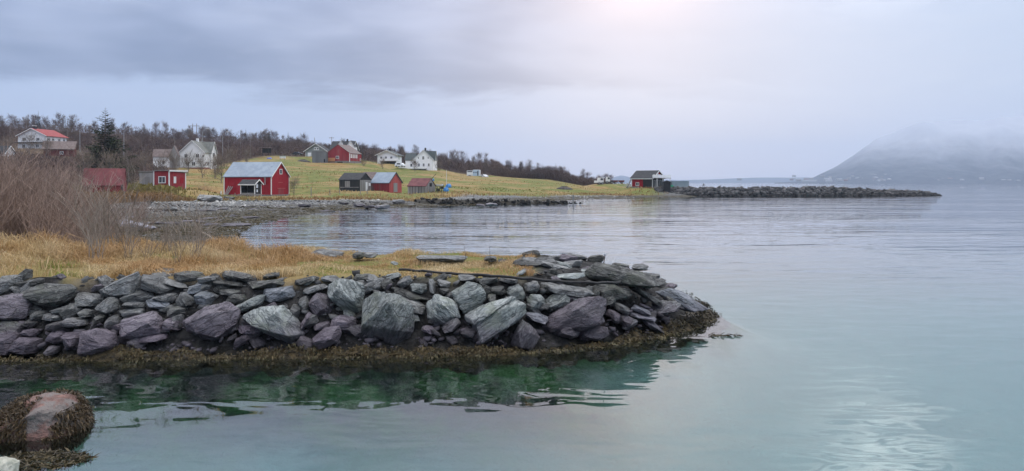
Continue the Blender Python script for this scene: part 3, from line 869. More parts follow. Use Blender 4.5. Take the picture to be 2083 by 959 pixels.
# ------------------------------------------------------------------ boulder close to the camera, lower left
granite = pmat('pink_granite', (0.145,0.085,0.07), (0.29,0.165,0.135), 6, .75, 1.0, c3=(0.20,0.175,0.16), c3amt=(.44,.56), bdist=.05, bscale=16)
def near_boulder():
    Z9 = lambda L: [(x/4.012, 720 + y/4.012) for x, y in L]
    L = Z9([(-110,640),(-40,510),(130,380),(330,345),(500,362),(570,440),(640,530),(680,600),(640,710),(480,800),(-80,800)])
    Y = 10.9; cx, cy_ = 70, 855; s = Y/F
    P = [((x-cx)*s, -(y-cy_)*s) for x, y in L]
    me = rock_mesh('boulder', P, 1.15, 77, granite, 4, .05, .16, bulge=(.68, .9))
    o = link('seaweed_boulder', me); o.location = pt(cx, cy_, Y + .3)
    tag(o, 'pink granite boulder shaggy with brown seaweed standing in the shallows', 'boulder')
    # fronds over everything but a bare pink stripe and the crest
    r = np.random.default_rng(2)
    n = 15000
    co = np.array([v.co[:] for v in me.vertices]); nr = np.array([v.normal[:] for v in me.vertices])
    tri = np.array([p.vertices[:3] for p in me.polygons if len(p.vertices) == 3])
    ar = np.linalg.norm(np.cross(co[tri[:,1]] - co[tri[:,0]], co[tri[:,2]] - co[tri[:,0]]), axis=1)
    t = tri[r.choice(len(tri), n, p=ar/ar.sum())]
    w = r.dirichlet((1,1,1), n)
    P = (co[t]*w[:, :, None]).sum(1); N = (nr[t]*w[:, :, None]).sum(1)
    px = cx + P[:, 0]/s; py = cy_ - P[:, 2]/s
    stripe = (px > 88 + (py-805)*.12) & (px < 142 - np.maximum(0, py-830)*.30 + 6*np.sin(py*.3)) & (P[:, 1] < .25)
    crest = (py < 815 + 5*np.sin(px*.2)) & (px > 45) & (px < 140)
    keep = ~(stripe | crest)
    P, N = P[keep], N[keep]; n = len(P)
    N = N*.6 + np.array([0, -.1, -.35]) + r.normal(size=(n, 3))*.25; N /= np.linalg.norm(N, axis=1, keepdims=True)
    k = np.clip(r.normal(size=(n, 1))*.25 + .4, 0, 1); tint = np.array([.022,.016,.008])*(1-k) + np.array([.13,.085,.038])*k
    V, Fc, T = ribbons(P + N*.01, N, r.uniform(.04, .10, n), r.uniform(.008, .02, n), tint, 5, .5)
    m2 = mesh_np('seaweed', V, Fc, weed_m); add_col(m2, 'tint', T)
    c = link('seaweed', m2, o); c['kind'] = 'stuff'
    me3 = rock_mesh('stone', bbox_poly(.30, .36, 44, 11), .32, 91, pmat('pale_stone', (0.30,0.31,0.25), (0.52,0.52,0.44), 8, .8, .8), 3)
    b = link('pale_boulder', me3); b.location = pt(2, 962, 8.9)
    tag(b, 'pale cream stone cut off by the lower corner of the picture', 'boulder')
near_boulder()
weed_patch('drifting_seaweed', 'dark seaweed mat awash in front of the pink boulder', (px2x(85, 10.0), 10.0, -.02), 1500, .62, .34, 9, tl=.16)

# ------------------------------------------------------------------ pipe, rod and stalks on the embankment
def curve_tube(name, pts, r, mat, n=8):
    mb = MB()
    for a, b in zip(pts[:-1], pts[1:]): mb.tube(a, b, r, r, n)
    return mb.build(name, mat)
P = [pt(812, 549, 18.7), pt(860, 552, 18.4), pt(930, 557, 17.95), pt(1000, 562, 17.7), pt(1080, 568, 17.6), pt(1150, 573, 17.65), pt(1215, 577, 17.8), pt(1262, 575, 18.1)]
Q = []
for i in range(len(P)-1):
    for k in range(5):
        Q.append(P[i].lerp(P[i+1], k/5) + Vector((0, 0, .012*math.sin(i*2.1 + k))))
Q.append(P[-1])
tag(curve_tube('water_hose', Q, .032, pmat('black_rubber', (0.012,0.012,0.013), (0.02,0.02,0.02), 5, .45)), 'black plastic hose lying along the top of the stones', 'hose')
rod = MB().tube(pt(1228, 536, 18.6), pt(1231, 519, 18.6), .014, .012, 6)
ro = rod.build('iron_rod', pmat('iron', (0.10,0.09,0.09), (0.16,0.13,0.12), 8, .6))
tag(ro, 'thin upright iron rod with a round knob set in the outer stones', 'rod')
kb = MB(); c = pt(1231, 518, 18.6)
for i in range(4):
    a0, a1 = -1.4 + i*.7, -1.4 + (i+1)*.7
    kb.tube(c + Vector((0,0,.035*math.sin(a0))), c + Vector((0,0,.035*math.sin(a1))), .035*math.cos(a0), .035*math.cos(a1), 8)
kb.build('knob', pmat('pale_metal', (0.5,0.52,0.56), None, 4, .5), ro)
for px, lab in ((945, 'dry bare stalk sticking up behind the flat grey slab'), (995, 'dry bare stalk rising from the dark pointed stone')):
    y0 = 530; mb = MB().tube(pt(px+3, y0, 20.4), pt(px+1, 514, 20.4), .009, .007, 4).tube(pt(px+1, 514, 20.4), pt(px-1 if px < 960 else px+1, 500, 20.4), .007, .004, 4)
    tag(mb.build('dry_stalk', pmat('stalk', (0.10,0.085,0.08), None, 4, .9)), lab, 'stalk')
# ------------------------------------------------------------------ grass
grass_m = attr_mat('dry_grass', 'tint', rough=.85, spec=.12, transl=.25)
def blades(P, L, W, tint, seed, lean=.6, bias=(0, 0)):
    r = np.random.default_rng(seed); n = len(P)
    a = r.uniform(0, 2*np.pi, n)
    d = np.stack([np.cos(a) + bias[0], np.sin(a)*.7 + bias[1], np.zeros(n)], 1)*(r.uniform(.15, 1, n)*lean)[:, None]
    side = np.stack([np.cos(a + 1.57)*.5 + r.choice([-1, 1], n)*.6, np.sin(a + 1.57)*.5, np.zeros(n)], 1); side /= np.linalg.norm(side, axis=1, keepdims=True)
    L = L[:, None]; W = W[:, None]
    up = np.array([0, 0, 1.0])
    mid = P + (d*.35 + up*.62)*L; tip = P + (d*1.05 + up*np.clip(1 - .55*np.linalg.norm(d, axis=1, keepdims=True), .2, 1))*L
    V = np.stack([P - side*W*.5, P + side*W*.5, mid + side*W*.4, mid - side*W*.4, tip], 1).reshape(-1, 3)
    b = np.arange(n)[:, None]*5
    Fc = np.concatenate([b + [0,1,2], b + [0,2,3], b + [3,2,4]])
    return V, Fc, np.repeat(tint, 5, axis=0)

def spit_grass():
    r = np.random.default_rng(21)
    n = 95000
    px = r.uniform(-140, 1085, n); q = r.uniform(0, 1, n)
    foot = np.interp(px, fx, fy)
    back = np.interp(px, [-140, 300, 480, 600, 1085], [30, 29.5, 26.5, 24.6, 24.0])
    Y = foot + 1.75 + .5*vnoise(px, px*0, 14, 93) + (back - foot - 2.0)*q
    X = (px - CX)/F*Y
    z = ground_z(X, Y)
    dens = vnoise(X, Y, 1.1, 31)*.6 + vnoise(X, Y, .35, 32)*.4
    thin = sstep(px, 560, 760)
    keep = (r.uniform(0, 1, n) < np.clip(dens*3.0 - .85 - thin*.1, .06, 1))
    X, Y, z, px, dens, thin = X[keep], Y[keep], z[keep], px[keep], dens[keep], thin[keep]; n = len(X)
    clump = vnoise(X, Y, .8, 33)
    L = (.12 + .55*clump**1.5)*(1 - .62*thin)*r.uniform(.6, 1.15, n)*(1 + .35*sstep(px, 200, 40))
    red = vnoise(X, Y, 1.7, 34); kx = np.clip((red - .5)*3 + .5 + r.normal(size=n)*.15, 0, 1)
    straw = np.array([.54,.39,.19]); pale = np.array([.68,.55,.34]); rust = np.array([.40,.19,.075]); green = np.array([.26,.31,.08])
    k2 = np.clip(vnoise(X, Y, .5, 35)*1.4 - .2 + r.normal(size=n)*.15, 0, 1)[:, None]
    t = straw*(1-k2) + pale*k2
    kk = (kx**1.5*.45)[:, None]; t = t*(1-kk) + rust*kk
    gm = np.maximum(np.exp(-((px-120)/45)**2)*(Y < 19.6), np.exp(-((px-690)/60)**2)*(Y < 19.3))*(r.uniform(size=n) < .8)
    t = t*(1-gm[:, None]) + green*gm[:, None]; L = L*(1 - .5*gm)
    t *= r.uniform(.75, 1.15, (n, 1))
    V, Fc, T = blades(np.stack([X, Y, z - .02], 1), L, r.uniform(.010, .020, n), t, 5, 1.25, (.45, -.2))
    me = mesh_np('dry_grass', V, Fc, grass_m); add_col(me, 'tint', T)
    tag(link('dry_grass', me), 'dry straw-coloured grass covering the top of the embankment', 'grass', kind='stuff')
spit_grass()

def field_grass():
    """tussocks over the meadow behind the bay and the strand edge"""
    r = np.random.default_rng(22)
    n = 95000
    px = r.uniform(-60, 1420, n); Y = 1/r.uniform(1/330, 1/66, n)
    X = (px - CX)/F*Y
    sd = signed(X, Y)
    g = grass_g(px, Y, sd)
    forest = np.interp(px, [0, 250, 400, 550, 700, 850, 970, 1100, 1250], [285, 290, 300, 335, 345, 345, 352, 335, 325])
    strand = np.exp(-((g - 2)/5)**2)
    c = vnoise(X, Y, 6, 41)*.5 + vnoise(X*.4, Y, 14, 42)*.5
    keep = (g > -1) & (Y < forest) & (r.uniform(0, 1, n) < np.clip(strand*.9 + (c > .48)*.35 + .10 + sstep(px, 400, 330)*sstep(Y, 140, 120), 0, 1))
    X, Y, px, strand, c = X[keep], Y[keep], px[keep], strand[keep], c[keep]; n = len(X)
    z = ground_z(X, Y)
    tall = strand*.35 + sstep(px, 400, 330)*sstep(Y, 140, 120)*1.5
    L = (.22 + .30*c + .5*tall)*r.uniform(.6, 1.3, n)
    straw = np.array([.36,.25,.10]); pale = np.array([.47,.36,.185]); rust = np.array([.27,.155,.075]); green = np.array([.15,.175,.04])
    k = r.uniform(0, 1, (n, 1)); t = straw*(1-k) + pale*k
    kr = np.clip(vnoise(X*.5, Y, 12, 43)*2 - .8 + sstep(px, 420, 200)*.5, 0, .8)[:, None]; t = t*(1-kr) + rust*kr
    kg = (np.clip(vnoise(X*.4, Y, 18, 44)*2.4 - 1.1, 0, .85)*(1 - strand))[:, None]; t = t*(1-kg) + green*kg
    t *= r.uniform(.75, 1.15, (n, 1))
    V, Fc, T = blades(np.stack([X, Y, z - .03], 1), L, L*r.uniform(.25, .5, n), t, 6, .8)
    me = mesh_np('meadow_grass', V, Fc, grass_m); add_col(me, 'tint', T)
    tag(link('meadow_grass', me), 'tufts of yellowed and green grass over the sloping meadow', 'grass', kind='stuff')
field_grass()

# ------------------------------------------------------------------ bare shrubs and trees
def branch(mb, p, d, ln, r, depth, rd, spread, n=3, tw=None):
    """a crooked limb with side twigs; thin ends go to tw"""
    segs = 3; q = Vector(p)
    for i in range(segs):
        d = (d + Vector((rd.gauss(0, .16), rd.gauss(0, .16), rd.gauss(.03, .10)))).normalized()
        e = q + d*(ln/segs)
        (tw if (tw is not None and depth <= 1) else mb).tube(q, e, r*(1 - .28*i/segs), r*(1 - .28*(i+1)/segs), n, False)
        q = e
        if depth > 0 and i > 0 or (depth > 0 and rd.random() < .4):
            for _ in range(rd.choice((1, 1, 2))):
                dd = (d + Vector((rd.gauss(0, spread), rd.gauss(0, spread), rd.gauss(.15, spread*.5)))).normalized()
                branch(mb, q, dd, ln*rd.uniform(.45, .7), r*.52, depth - 1, rd, spread, n, tw)
    return q

def shrub_mesh(seed, h, stems, width, mat):
    rd = random.Random(seed); mb = MB()
    for i in range(stems):
        a = rd.uniform(0, 6.283); q = rd.uniform(0, .35)*width
        d = Vector((math.cos(a)*rd.uniform(.05, .5)*width/h*1.3, math.sin(a)*rd.uniform(.05, .5)*width/h*1.3, 1)).normalized()
        branch(mb, (math.cos(a)*q, math.sin(a)*q, -.1), d, h*rd.uniform(.6, 1.0), h*rd.uniform(.003, .007) + .006, 2, rd, .42)
    return mb.mesh('shrub', mat)
twig_m = pmat('willow_twigs', (0.19,0.13,0.103), (0.32,0.235,0.185), 1.2, .85, rnd=.45)
twig_g = pmat('sapling_twigs', (0.20,0.165,0.135), (0.33,0.28,0.23), 1.5, .85, rnd=.3)
SH = [shrub_mesh(100 + i, 3.0, 20, 2.8, twig_m) for i in range(6)]
SP = [shrub_mesh(140 + i, 1.5, 5, .55, twig_g) for i in range(4)]

def mesh_top(me): return float(np.percentile([v.co.z for v in me.vertices], 96))
def scatter_shrub(px, Y, h, name, label, cat, group, meshes, rd, ref):
    x = px2x(px, Y); me = meshes[rd.randrange(len(meshes))]; o = link(name, me); ref = mesh_top(me)
    o.location = (x, Y, gz(x, Y) - .02); s = h/ref
    o.scale = (s*rd.uniform(.85, 1.2), s*rd.uniform(.85, 1.2), s); o.rotation_euler = (0, 0, rd.uniform(0, 6.28))
    tag(o, label, cat, group)
rd = random.Random(31)
spots = []
for i in range(72):
    px = rd.uniform(-70, 175); Y = rd.uniform(25, 60)
    top = np.interp(px, [-70, 0, 60, 110, 175], [312, 322, 328, 362, 398]) + rd.uniform(-4, 50)
    spots.append((px, Y, top))
for i in range(20):
    px = rd.uniform(150, 300); Y = rd.uniform(30, 90); spots.append((px, Y, rd.uniform(392, 430)))
for px, Y, top in spots:
    x = px2x(px, Y); h = z_at(top, Y) - gz(x, Y)
    if h < .5: continue
    scatter_shrub(px, Y, h, 'bare_shrub', 'leafless brown willow shrub in the thicket beside the dry grass', 'shrub', 'bare willow thicket behind the embankment', SH, rd, 2.9)
for i in range(26):
    px = rd.uniform(180, 425); Y = rd.uniform(20.5, 25.5); 
    scatter_shrub(px, Y, rd.uniform(1.1, 2.2)*(1.15 if px < 260 else .9), 'bare_sapling', 'thin leafless sapling standing in the dry grass of the embankment', 'sapling', 'saplings along the embankment', SP, rd, 1.5)

def tree_mesh(seed, h, crown_w, nt, trunk_m, twig_mat, upright=.5, low=.25):
    """trunk with limbs, and a crown of fine bare twigs"""
    rd = random.Random(seed); tk = MB(); r = np.random.default_rng(seed)
    p = Vector((0, 0, -.3)); d = Vector((0, 0, 1)); n = 6; pts = []
    for i in range(n):
        d = (d + Vector((rd.gauss(0, .06), rd.gauss(0, .06), .1))).normalized(); q = p + d*(h*.92/n)
        r0 = h*.016*(1 - i/n) + .02; r1 = h*.016*(1 - (i+1)/n) + .015
        tk.tube(p, q, r0, r1, 5, False); pts.append(q); p = q
    ends = []
    for i in range(20):
        t = rd.uniform(low, .92); b = Vector((0, 0, 0)).lerp(pts[-1], t); b = pts[min(n-1, int(t*n))].copy(); b.z = t*h*.92
        a = rd.uniform(0, 6.283); up = upright + rd.uniform(-.2, .5)
        dd = Vector((math.cos(a), math.sin(a), up)).normalized(); ln = crown_w*.5*rd.uniform(.45, 1.15)*(1.2 - .6*abs(t - .55))
        e = b + dd*ln; mid = b.lerp(e, .5) + Vector((0, 0, -.03*ln))
        tk.tube(b, mid, h*.006 + .01, h*.004 + .008, 3, False); tk.tube(mid, e, h*.004 + .008, .01, 3, False)
        ends += [(mid, dd), (e, dd), (b.lerp(e, .75), dd)]
    ends += [(pts[-1], Vector((0, 0, 1)))]*4
    # twigs fan outwards and upwards through the whole crown, densest along the limbs
    k = r.integers(0, len(ends), nt)
    C = np.array([ends[i][0][:] for i in k]); D = np.array([ends[i][1][:] for i in k])
    C = C + r.normal(size=(nt, 3))*crown_w*np.array([.09, .09, .08])
    v = r.normal(size=(nt, 3)); v /= np.linalg.norm(v, axis=1, keepdims=True)
    E = v*np.array([crown_w*.47, crown_w*.47, h*.36])*(r.uniform(0, 1, nt)**.45)[:, None] + np.array([0, 0, h*.62])
    pick = (r.uniform(0, 1, nt) < .32)[:, None]
    C = np.where(pick, E, C)
    D = np.where(pick, v, D)
    N = D*.55 + r.normal(size=(nt, 3))*.35 + np.array([0, 0, .75]); N /= np.linalg.norm(N, axis=1, keepdims=True)
    L = r.uniform(.25, 1.0, nt)*crown_w*.36
    s_ = np.cross(N, r.normal(size=(nt, 3))); s_ /= np.linalg.norm(s_, axis=1, keepdims=True)
    W = L*r.uniform(.014, .030, nt)
    V = np.stack([C - s_*W[:, None], C + s_*W[:, None], C + N*L[:, None]], 1).reshape(-1, 3)
    return tk.mesh('trunk', trunk_m), mesh_np('crown', V, np.arange(nt*3).reshape(-1, 3), twig_mat)

bark = pmat('birch_bark', (0.10,0.085,0.08), (0.22,0.20,0.19), 2.0, .9, rnd=.3)
tw1 = pmat('birch_twigs', (0.078,0.052,0.047), (0.145,0.098,0.086), .5, .95, rnd=.5, coords='Object')
tw2 = pmat('aspen_twigs', (0.11,0.082,0.065), (0.19,0.14,0.11), .5, .95, rnd=.4)
tw3 = pmat('alder_twigs', (0.15,0.118,0.09), (0.22,0.18,0.14), .5, .95, rnd=.3)
TR = [tree_mesh(200 + i, 8.0, (4.2, 5.0, 3.4, 4.6, 3.8, 5.4, 3.0)[i], 1300, bark, (tw1, tw1, tw2, tw1, tw1, tw2, tw1)[i], (.5, .35, .9, .5, .7, .4, 1.1)[i]) for i in range(7)]

_tops = {}
def pair_top(p):
    k = p[1].name
    if k not in _tops: _tops[k] = max(v.co.z for v in p[1].vertices)
    return _tops[k]
def put_tree(name, pair, loc, h, ref, rz, wx=1.0):
    o = link(name, pair[0]); c = link('crown', pair[1], o)
    ref = pair_top(pair); o.location = loc; s = h/ref; o.scale = (s*wx, s*wx, s); o.rotation_euler = (0, 0, rz)
    return o

def spruce_mesh(seed, h, w, mat):
    rd = random.Random(seed); r = np.random.default_rng(seed)
    tk = MB().tube((0, 0, -.4), (0, 0, h*.5), h*.016, h*.009, 7, False).tube((0, 0, h*.5), (0, 0, h), h*.009, .01, 6, False)
    Vs = []; 
    nl = 34
    for i in range(nl):
        t = (i + .5)/nl; z0 = h*(.06 + .93*t)
        rad = w*.5*(1 - t)**.85*(.8 + .35*rd.random()) + .06
        nb = int(13 - 7*t)
        for j in range(nb):
            a = rd.uniform(0, 6.283); ln = rad*rd.uniform(.6, 1.15)
            dr = -.35 + .55*t + rd.uniform(-.1, .1)
            ns = int(34*(1 - .5*t))
            u = r.uniform(.08, 1, ns)
            base = np.stack([np.cos(a)*ln*u, np.sin(a)*ln*u, z0 + ln*u*dr + ln*.22*u*u], 1)
            ang = a + r.choice([-1, 1], ns)*r.uniform(.5, 1.1, ns)
            l2 = ln*.34*(1.15 - u*.7)*r.uniform(.6, 1.2, ns)
            tip = base + np.stack([np.cos(ang)*l2, np.sin(ang)*l2, -l2*r.uniform(.15, .75, ns)], 1)
            sd_ = np.stack([np.cos(a)*np.ones(ns), np.sin(a)*np.ones(ns), np.full(ns, dr)], 1)*(l2*.42)[:, None]
            Vs.append(np.stack([base - sd_*.5, base + sd_*.5, tip], 1).reshape(-1, 3))
    V = np.concatenate(Vs)
    return tk.mesh('trunk', bark), mesh_np('crown', V, np.arange(len(V)).reshape(-1, 3), mat)
needle = pmat('spruce_needles', (0.012,0.020,0.010), (0.036,0.046,0.020), 1.2, .9, rnd=.4)
SPR = [spruce_mesh(300 + i, 9.0, w, needle) for i, w in enumerate((6.2, 3.0, 3.4))]

# the big spruce by the red shed
Yb = 165.0; zb = gz(px2x(214, Yb), Yb)
o = put_tree('spruce_tree', SPR[0], (px2x(214, Yb), Yb, zb), z_at(221, Yb) - zb, 9.0, .4, 1.12)
tag(o, 'tall dark spruce rising alone above the bare trees', 'tree')
for px, top, Y, lab in ((78, 226, 360, 'dark spruce poking above the wood over the red roof'), (500, 262, 410, 'narrow dark spruce at the edge of the ridge wood'),
                        (530, 266, 405, 'second narrow spruce on the ridge above the barn'), (547, 263, 408, 'tallest of the ridge spruces above the barn'),
                        (586, 268, 400, 'dark spruce nearest the grey garage on the ridge'), (538, 270, 398, 'small spruce between two taller ones on the ridge')):
    x = px2x(px, Y); zb = gz(x, Y)
    o = put_tree('spruce_tree', SPR[1 + px % 2], (x, Y, zb), max(5, z_at(top, Y) - zb), 9.0, px*1.3, 1.0); tag(o, lab, 'tree', 'spruces in the ridge wood')

# the wood along the ridge
sky_px = [0, 40, 120, 200, 250, 300, 350, 400, 440, 500, 560, 600, 650, 720, 770, 820, 900, 960, 1000, 1060, 1100, 1150, 1200, 1245]
sky_py = [228, 226, 230, 240, 246, 246, 250, 258, 252, 262, 266, 270, 278, 284, 290, 296, 298, 305, 312, 322, 328, 338, 344, 354]
rd = random.Random(77); cnt = 0
def wood_tree(px, Y, h, cls=None):
    x = px2x(px, Y); zb = gz(x, Y)
    o = put_tree('birch_tree', TR[rd.randrange(7)], (x, Y, zb), h, 8.2, rd.uniform(0, 6.28), rd.uniform(.6, 1.2))
    o.scale.x *= rd.uniform(.8, 1.25)
    tag(o, 'bare brown birch in the leafless wood along the ridge', 'tree', 'bare trees of the ridge wood')
for i in range(128):                                    # skyline row
    px = -30 + i*10.0 + rd.uniform(-5, 5); Y = float(np.interp(px, [0, 600, 1000, 1245], [410, 410, 385, 345])) + rd.uniform(-12, 12)
    top = float(np.interp(px, sky_px, sky_py)) + (rd.uniform(-7, 4) if rd.random() < .35 else rd.uniform(2, 20))
    x = px2x(px, Y); h = z_at(top, Y) - gz(x, Y)
    wood_tree(px, Y, min(max(h, 4.5), 13))
front = lambda px: float(np.interp(px, [0, 250, 400, 550, 700, 850, 970, 1100, 1250], [285, 290, 300, 335, 345, 345, 352, 335, 325]))
for i in range(170):                                    # the slope below it
    px = rd.uniform(-60, 1235); f = front(px); Y = f + 4 + (400 - f)*rd.random()**1.3*.9
    if px > 1000: Y = min(Y, f + 25)
    wood_tree(px, Y, rd.uniform(5.5, 8.5) if px < 1100 else rd.uniform(4.0, 6.0))

def brush():
    """undergrowth of the wood, one tangle"""
    r = np.random.default_rng(9); n = 230000
    px = r.uniform(-80, 1243, n); f = np.interp(px, [0, 150, 250, 330, 400, 450, 550, 700, 850, 970, 1100, 1250], [120, 122, 150, 205, 248, 262, 335, 345, 345, 352, 335, 325])
    Y = f + 2 + np.where(px > 1000, 30, np.maximum(120, 440 - f))*r.uniform(0, 1, n)**1.1
    X = (px - CX)/F*Y; z = ground_z(X, Y)
    hgt = r.uniform(0, 1, n)**1.3*(2.5 + 6.0*vnoise(X, Y, 8, 3))*np.where(px > 1150, .55, .8)
    hgt = hgt*np.where((Y < 285) & (px < 460), .45, 1.0)
    ok = np.ones(n, dtype=bool)
    for ax, ay, az, pr in PADS: ok &= np.hypot(X - ax, (Y - ay + 4)*.8) > pr*1.15 + 2
    X, Y, z, hgt, px = X[ok], Y[ok], z[ok], hgt[ok], px[ok]; n = len(X)
    C = np.stack([X, Y, z + hgt], 1)
    N = r.normal(size=(n, 3))*.6 + np.array([0, 0, .7]); N /= np.linalg.norm(N, axis=1, keepdims=True)
    L = r.uniform(.6, 1.9, n)[:, None]; s_ = np.cross(N, r.normal(size=(n, 3))); s_ /= np.linalg.norm(s_, axis=1, keepdims=True)
    W = L*.05
    V = np.stack([C - s_*W, C + s_*W, C + N*L], 1).reshape(-1, 3)
    k = (vnoise(X, Y, 16, 5)*.7 + r.uniform(0, .3, n))[:, None]
    T = np.array([.060,.042,.042])*(1-k) + np.array([.17,.12,.10])*k
    me = mesh_np('undergrowth', V, np.arange(3*n).reshape(-1, 3), attr_mat('brush', 'tint')); add_col(me, 'tint', np.repeat(T, 3, axis=0))
    tag(link('undergrowth', me), 'tangled leafless undergrowth filling the wood on the ridge', 'undergrowth', kind='stuff')
brush()

# single bare trees among the houses
ALD = [tree_mesh(240 + i, 7.0, (5.2, 4.6, 5.8)[i], 800, bark, tw3, .8, .1) for i in range(3)]
LONE = [ # px, base_py, top_py, Y, label
 (172, 352, 285, 158, 'bare tree close against the left side of the tall spruce'),
 (225, 352, 292, 150, 'bare grey tree in front of the foot of the spruce'),
 (262, 352, 300, 160, 'bare spreading tree just right of the spruce'),
 (292, 350, 296, 190, 'bare tree between the spruce and the low white house'),
 (328, 346, 302, 195, 'bare tree standing before the low white house'),
 (352, 350, 298, 205, 'bare tree by the narrow grey gable shed'),
 (382, 352, 300, 205, 'bare tree before the left corner of the white gabled house'),
 (412, 354, 304, 200, 'bare tree before the middle of the white gabled house'),
 (437, 356, 300, 200, 'bare tree before the right corner of the white gabled house'),
 (450, 372, 302, 185, 'bare dark-stemmed tree between white house and red barn'),
 (470, 330, 290, 255, 'bare tree on the slope above the blue barn roof'),
 (500, 326, 294, 270, 'bare low tree left of the carport'),
 (844, 348, 318, 285, 'small bare tree on the green slope beside the white houses'),
 (778, 345, 316, 285, 'low leafless bush on the green slope under the balcony house'),
 (893, 350, 322, 290, 'bare bush at the right corner of the white farmhouse'),
 (740, 340, 318, 290, 'bare thorny tree at the corner of the red hillside barn'),
 (598, 388, 352, 165, 'thin bare tree just right of the red barn gable'),
 (60, 318, 262, 235, 'bare tree before the white house with red roof'),
 (95, 318, 268, 230, 'bare tree before the red-roofed house, near its corner'),
 (15, 325, 268, 225, 'bare tree beside the small white house at the edge'),
]
for px, bpy_, tpy, Y, lab in LONE:
    x = px2x(px, Y); zb = gz(x, Y); h = max(z_at(tpy, Y) - zb, 2.0)
    o = put_tree('bare_tree', ALD[px % 3], (x, Y, zb), h, 7.2, px*.7, 1.0 if h > 4 else 1.2); tag(o, lab, 'tree')
# ------------------------------------------------------------------ shore stones
def lowpoly_stones(P, S, tint, seed, flat=.6):
    """many small eight-faced stones as one mesh; P (n,3), S (n,)"""
    r = np.random.default_rng(seed); n = len(P)
    base = np.array([(1,0,0),(0,1,0),(-1,0,0),(0,-1,0),(.6,.6,.75),(-.6,.5,.8),(-.5,-.6,.7),(.6,-.5,.75),(0,0,-1)], float)
    f = [(0,1,4),(1,5,4),(1,2,5),(2,6,5),(2,3,6),(3,7,6),(3,0,7),(0,4,7),(4,5,7),(5,6,7),(1,0,8),(2,1,8),(3,2,8),(0,3,8)]
    a = r.uniform(0, 6.283, n); c, s = np.cos(a)[:, None], np.sin(a)[:, None]
    B = base[None]*r.uniform(.65, 1.25, (n, 9, 1))*np.stack([r.uniform(.8, 1.5, n), r.uniform(.6, 1.1, n), r.uniform(.35, .8, n)*flat/.6], 1)[:, None, :]
    X = B[:, :, 0]*c - B[:, :, 1]*s; Y = B[:, :, 0]*s + B[:, :, 1]*c
    tl = r.normal(size=(n, 1))*.25
    V = np.stack([X, Y, B[:, :, 2] + X*tl], 2)*S[:, None, None]*.5 + P[:, None, :]
    Fc = (np.arange(n)[:, None, None]*9 + np.array(f)[None]).reshape(-1, 3)
    return V.reshape(-1, 3), Fc, np.repeat(tint, 9, axis=0)
stone_m = attr_mat('shore_stone', 'tint', rough=.75, spec=.3)

def beach():
    r = np.random.default_rng(55); n = 52000
    px = r.uniform(-60, 1400, n); Y = 1/r.uniform(1/190, 1/34, n)**1.0
    X = (px - CX)/F*Y; sd = signed(X, Y)
    g = grass_g(px, Y, sd)
    bw = np.maximum(sd - g, 4)
    keep = (sd > -.8) & (g < .8) & ~((Y < 34) & (px > 430))
    X, Y, sd, px, bw = X[keep], Y[keep], sd[keep], px[keep], bw[keep]; n = len(X)
    z = ground_z(X, Y)
    cl = vnoise(X, Y*1.5, 6, 61)*.6 + vnoise(X, Y, 1.6, 62)*.4
    S = (.10 + .30*cl*r.uniform(0, 1, n)**2 + (r.uniform(0, 1, n) < .05)*.35*r.uniform(.3, 1, n))*np.clip(Y/75, .5, 1.6)
    t_ = np.clip(sd/bw, 0, 1)
    pale = np.array([.56,.545,.50]); grey = np.array([.20,.205,.205]); dark = np.array([.035,.034,.032]); weed = np.array([.075,.058,.022])
    k = np.clip(t_*1.2 + (cl - .5)*1.1 + r.normal(size=n)*.12, 0, 1)[:, None]
    T = grey*(1-k) + pale*k
    kd = np.clip((vnoise(X*.35, Y, 5, 63) - .52)*4 + (.5 - t_)*.5, 0, .9)[:, None]; T = T*(1-kd) + dark*kd
    kw = np.clip(sstep(t_, .45, .12)*1.0 + (vnoise(X, Y, 4, 64) - .55), 0, .9)[:, None]; T = T*(1-kw) + weed*kw
    T *= r.uniform(.65, 1.3, (n, 1))
    V, Fc, C = lowpoly_stones(np.stack([X, Y, z + S*.05], 1), S, T, 3)
    me = mesh_np('shingle', V, Fc, stone_m); add_col(me, 'tint', C)
    tag(link('shingle', me), 'grey shingle and weedy stones along the curve of the bay', 'shingle', kind='stuff')
beach()

def wall_rubble():
    """splinters and small stones lodged in the gaps of the embankment"""
    r = np.random.default_rng(71); n = 1000
    px = r.uniform(-70, 1360, n); z = r.uniform(.06, 1.45, n)*np.interp(px, [0, 1170, 1360], [1, 1, .55])
    Y = np.interp(px, fx, fy) + z/.85 + r.uniform(.14, .38, n)
    X = (px - CX)/F*Y
    S = .07 + .20*r.uniform(0, 1, n)**2
    k = r.uniform(0, 1, (n, 1)); T = np.array([.035,.035,.035])*(1-k) + np.array([.17,.17,.165])*k
    v = (z < .6)[:, None]; T = np.where(v, T*np.array([.78,.70,.82]), T)
    V, Fc, C = lowpoly_stones(np.stack([X, Y, z + .02], 1) - np.array([-2, 17, 0]), S, T, 73, .7)
    me = mesh_np('rubble', V, Fc, stone_m); add_col(me, 'tint', C)
    o = link('rubble', me, wall); o['kind'] = 'stuff'
wall_rubble()

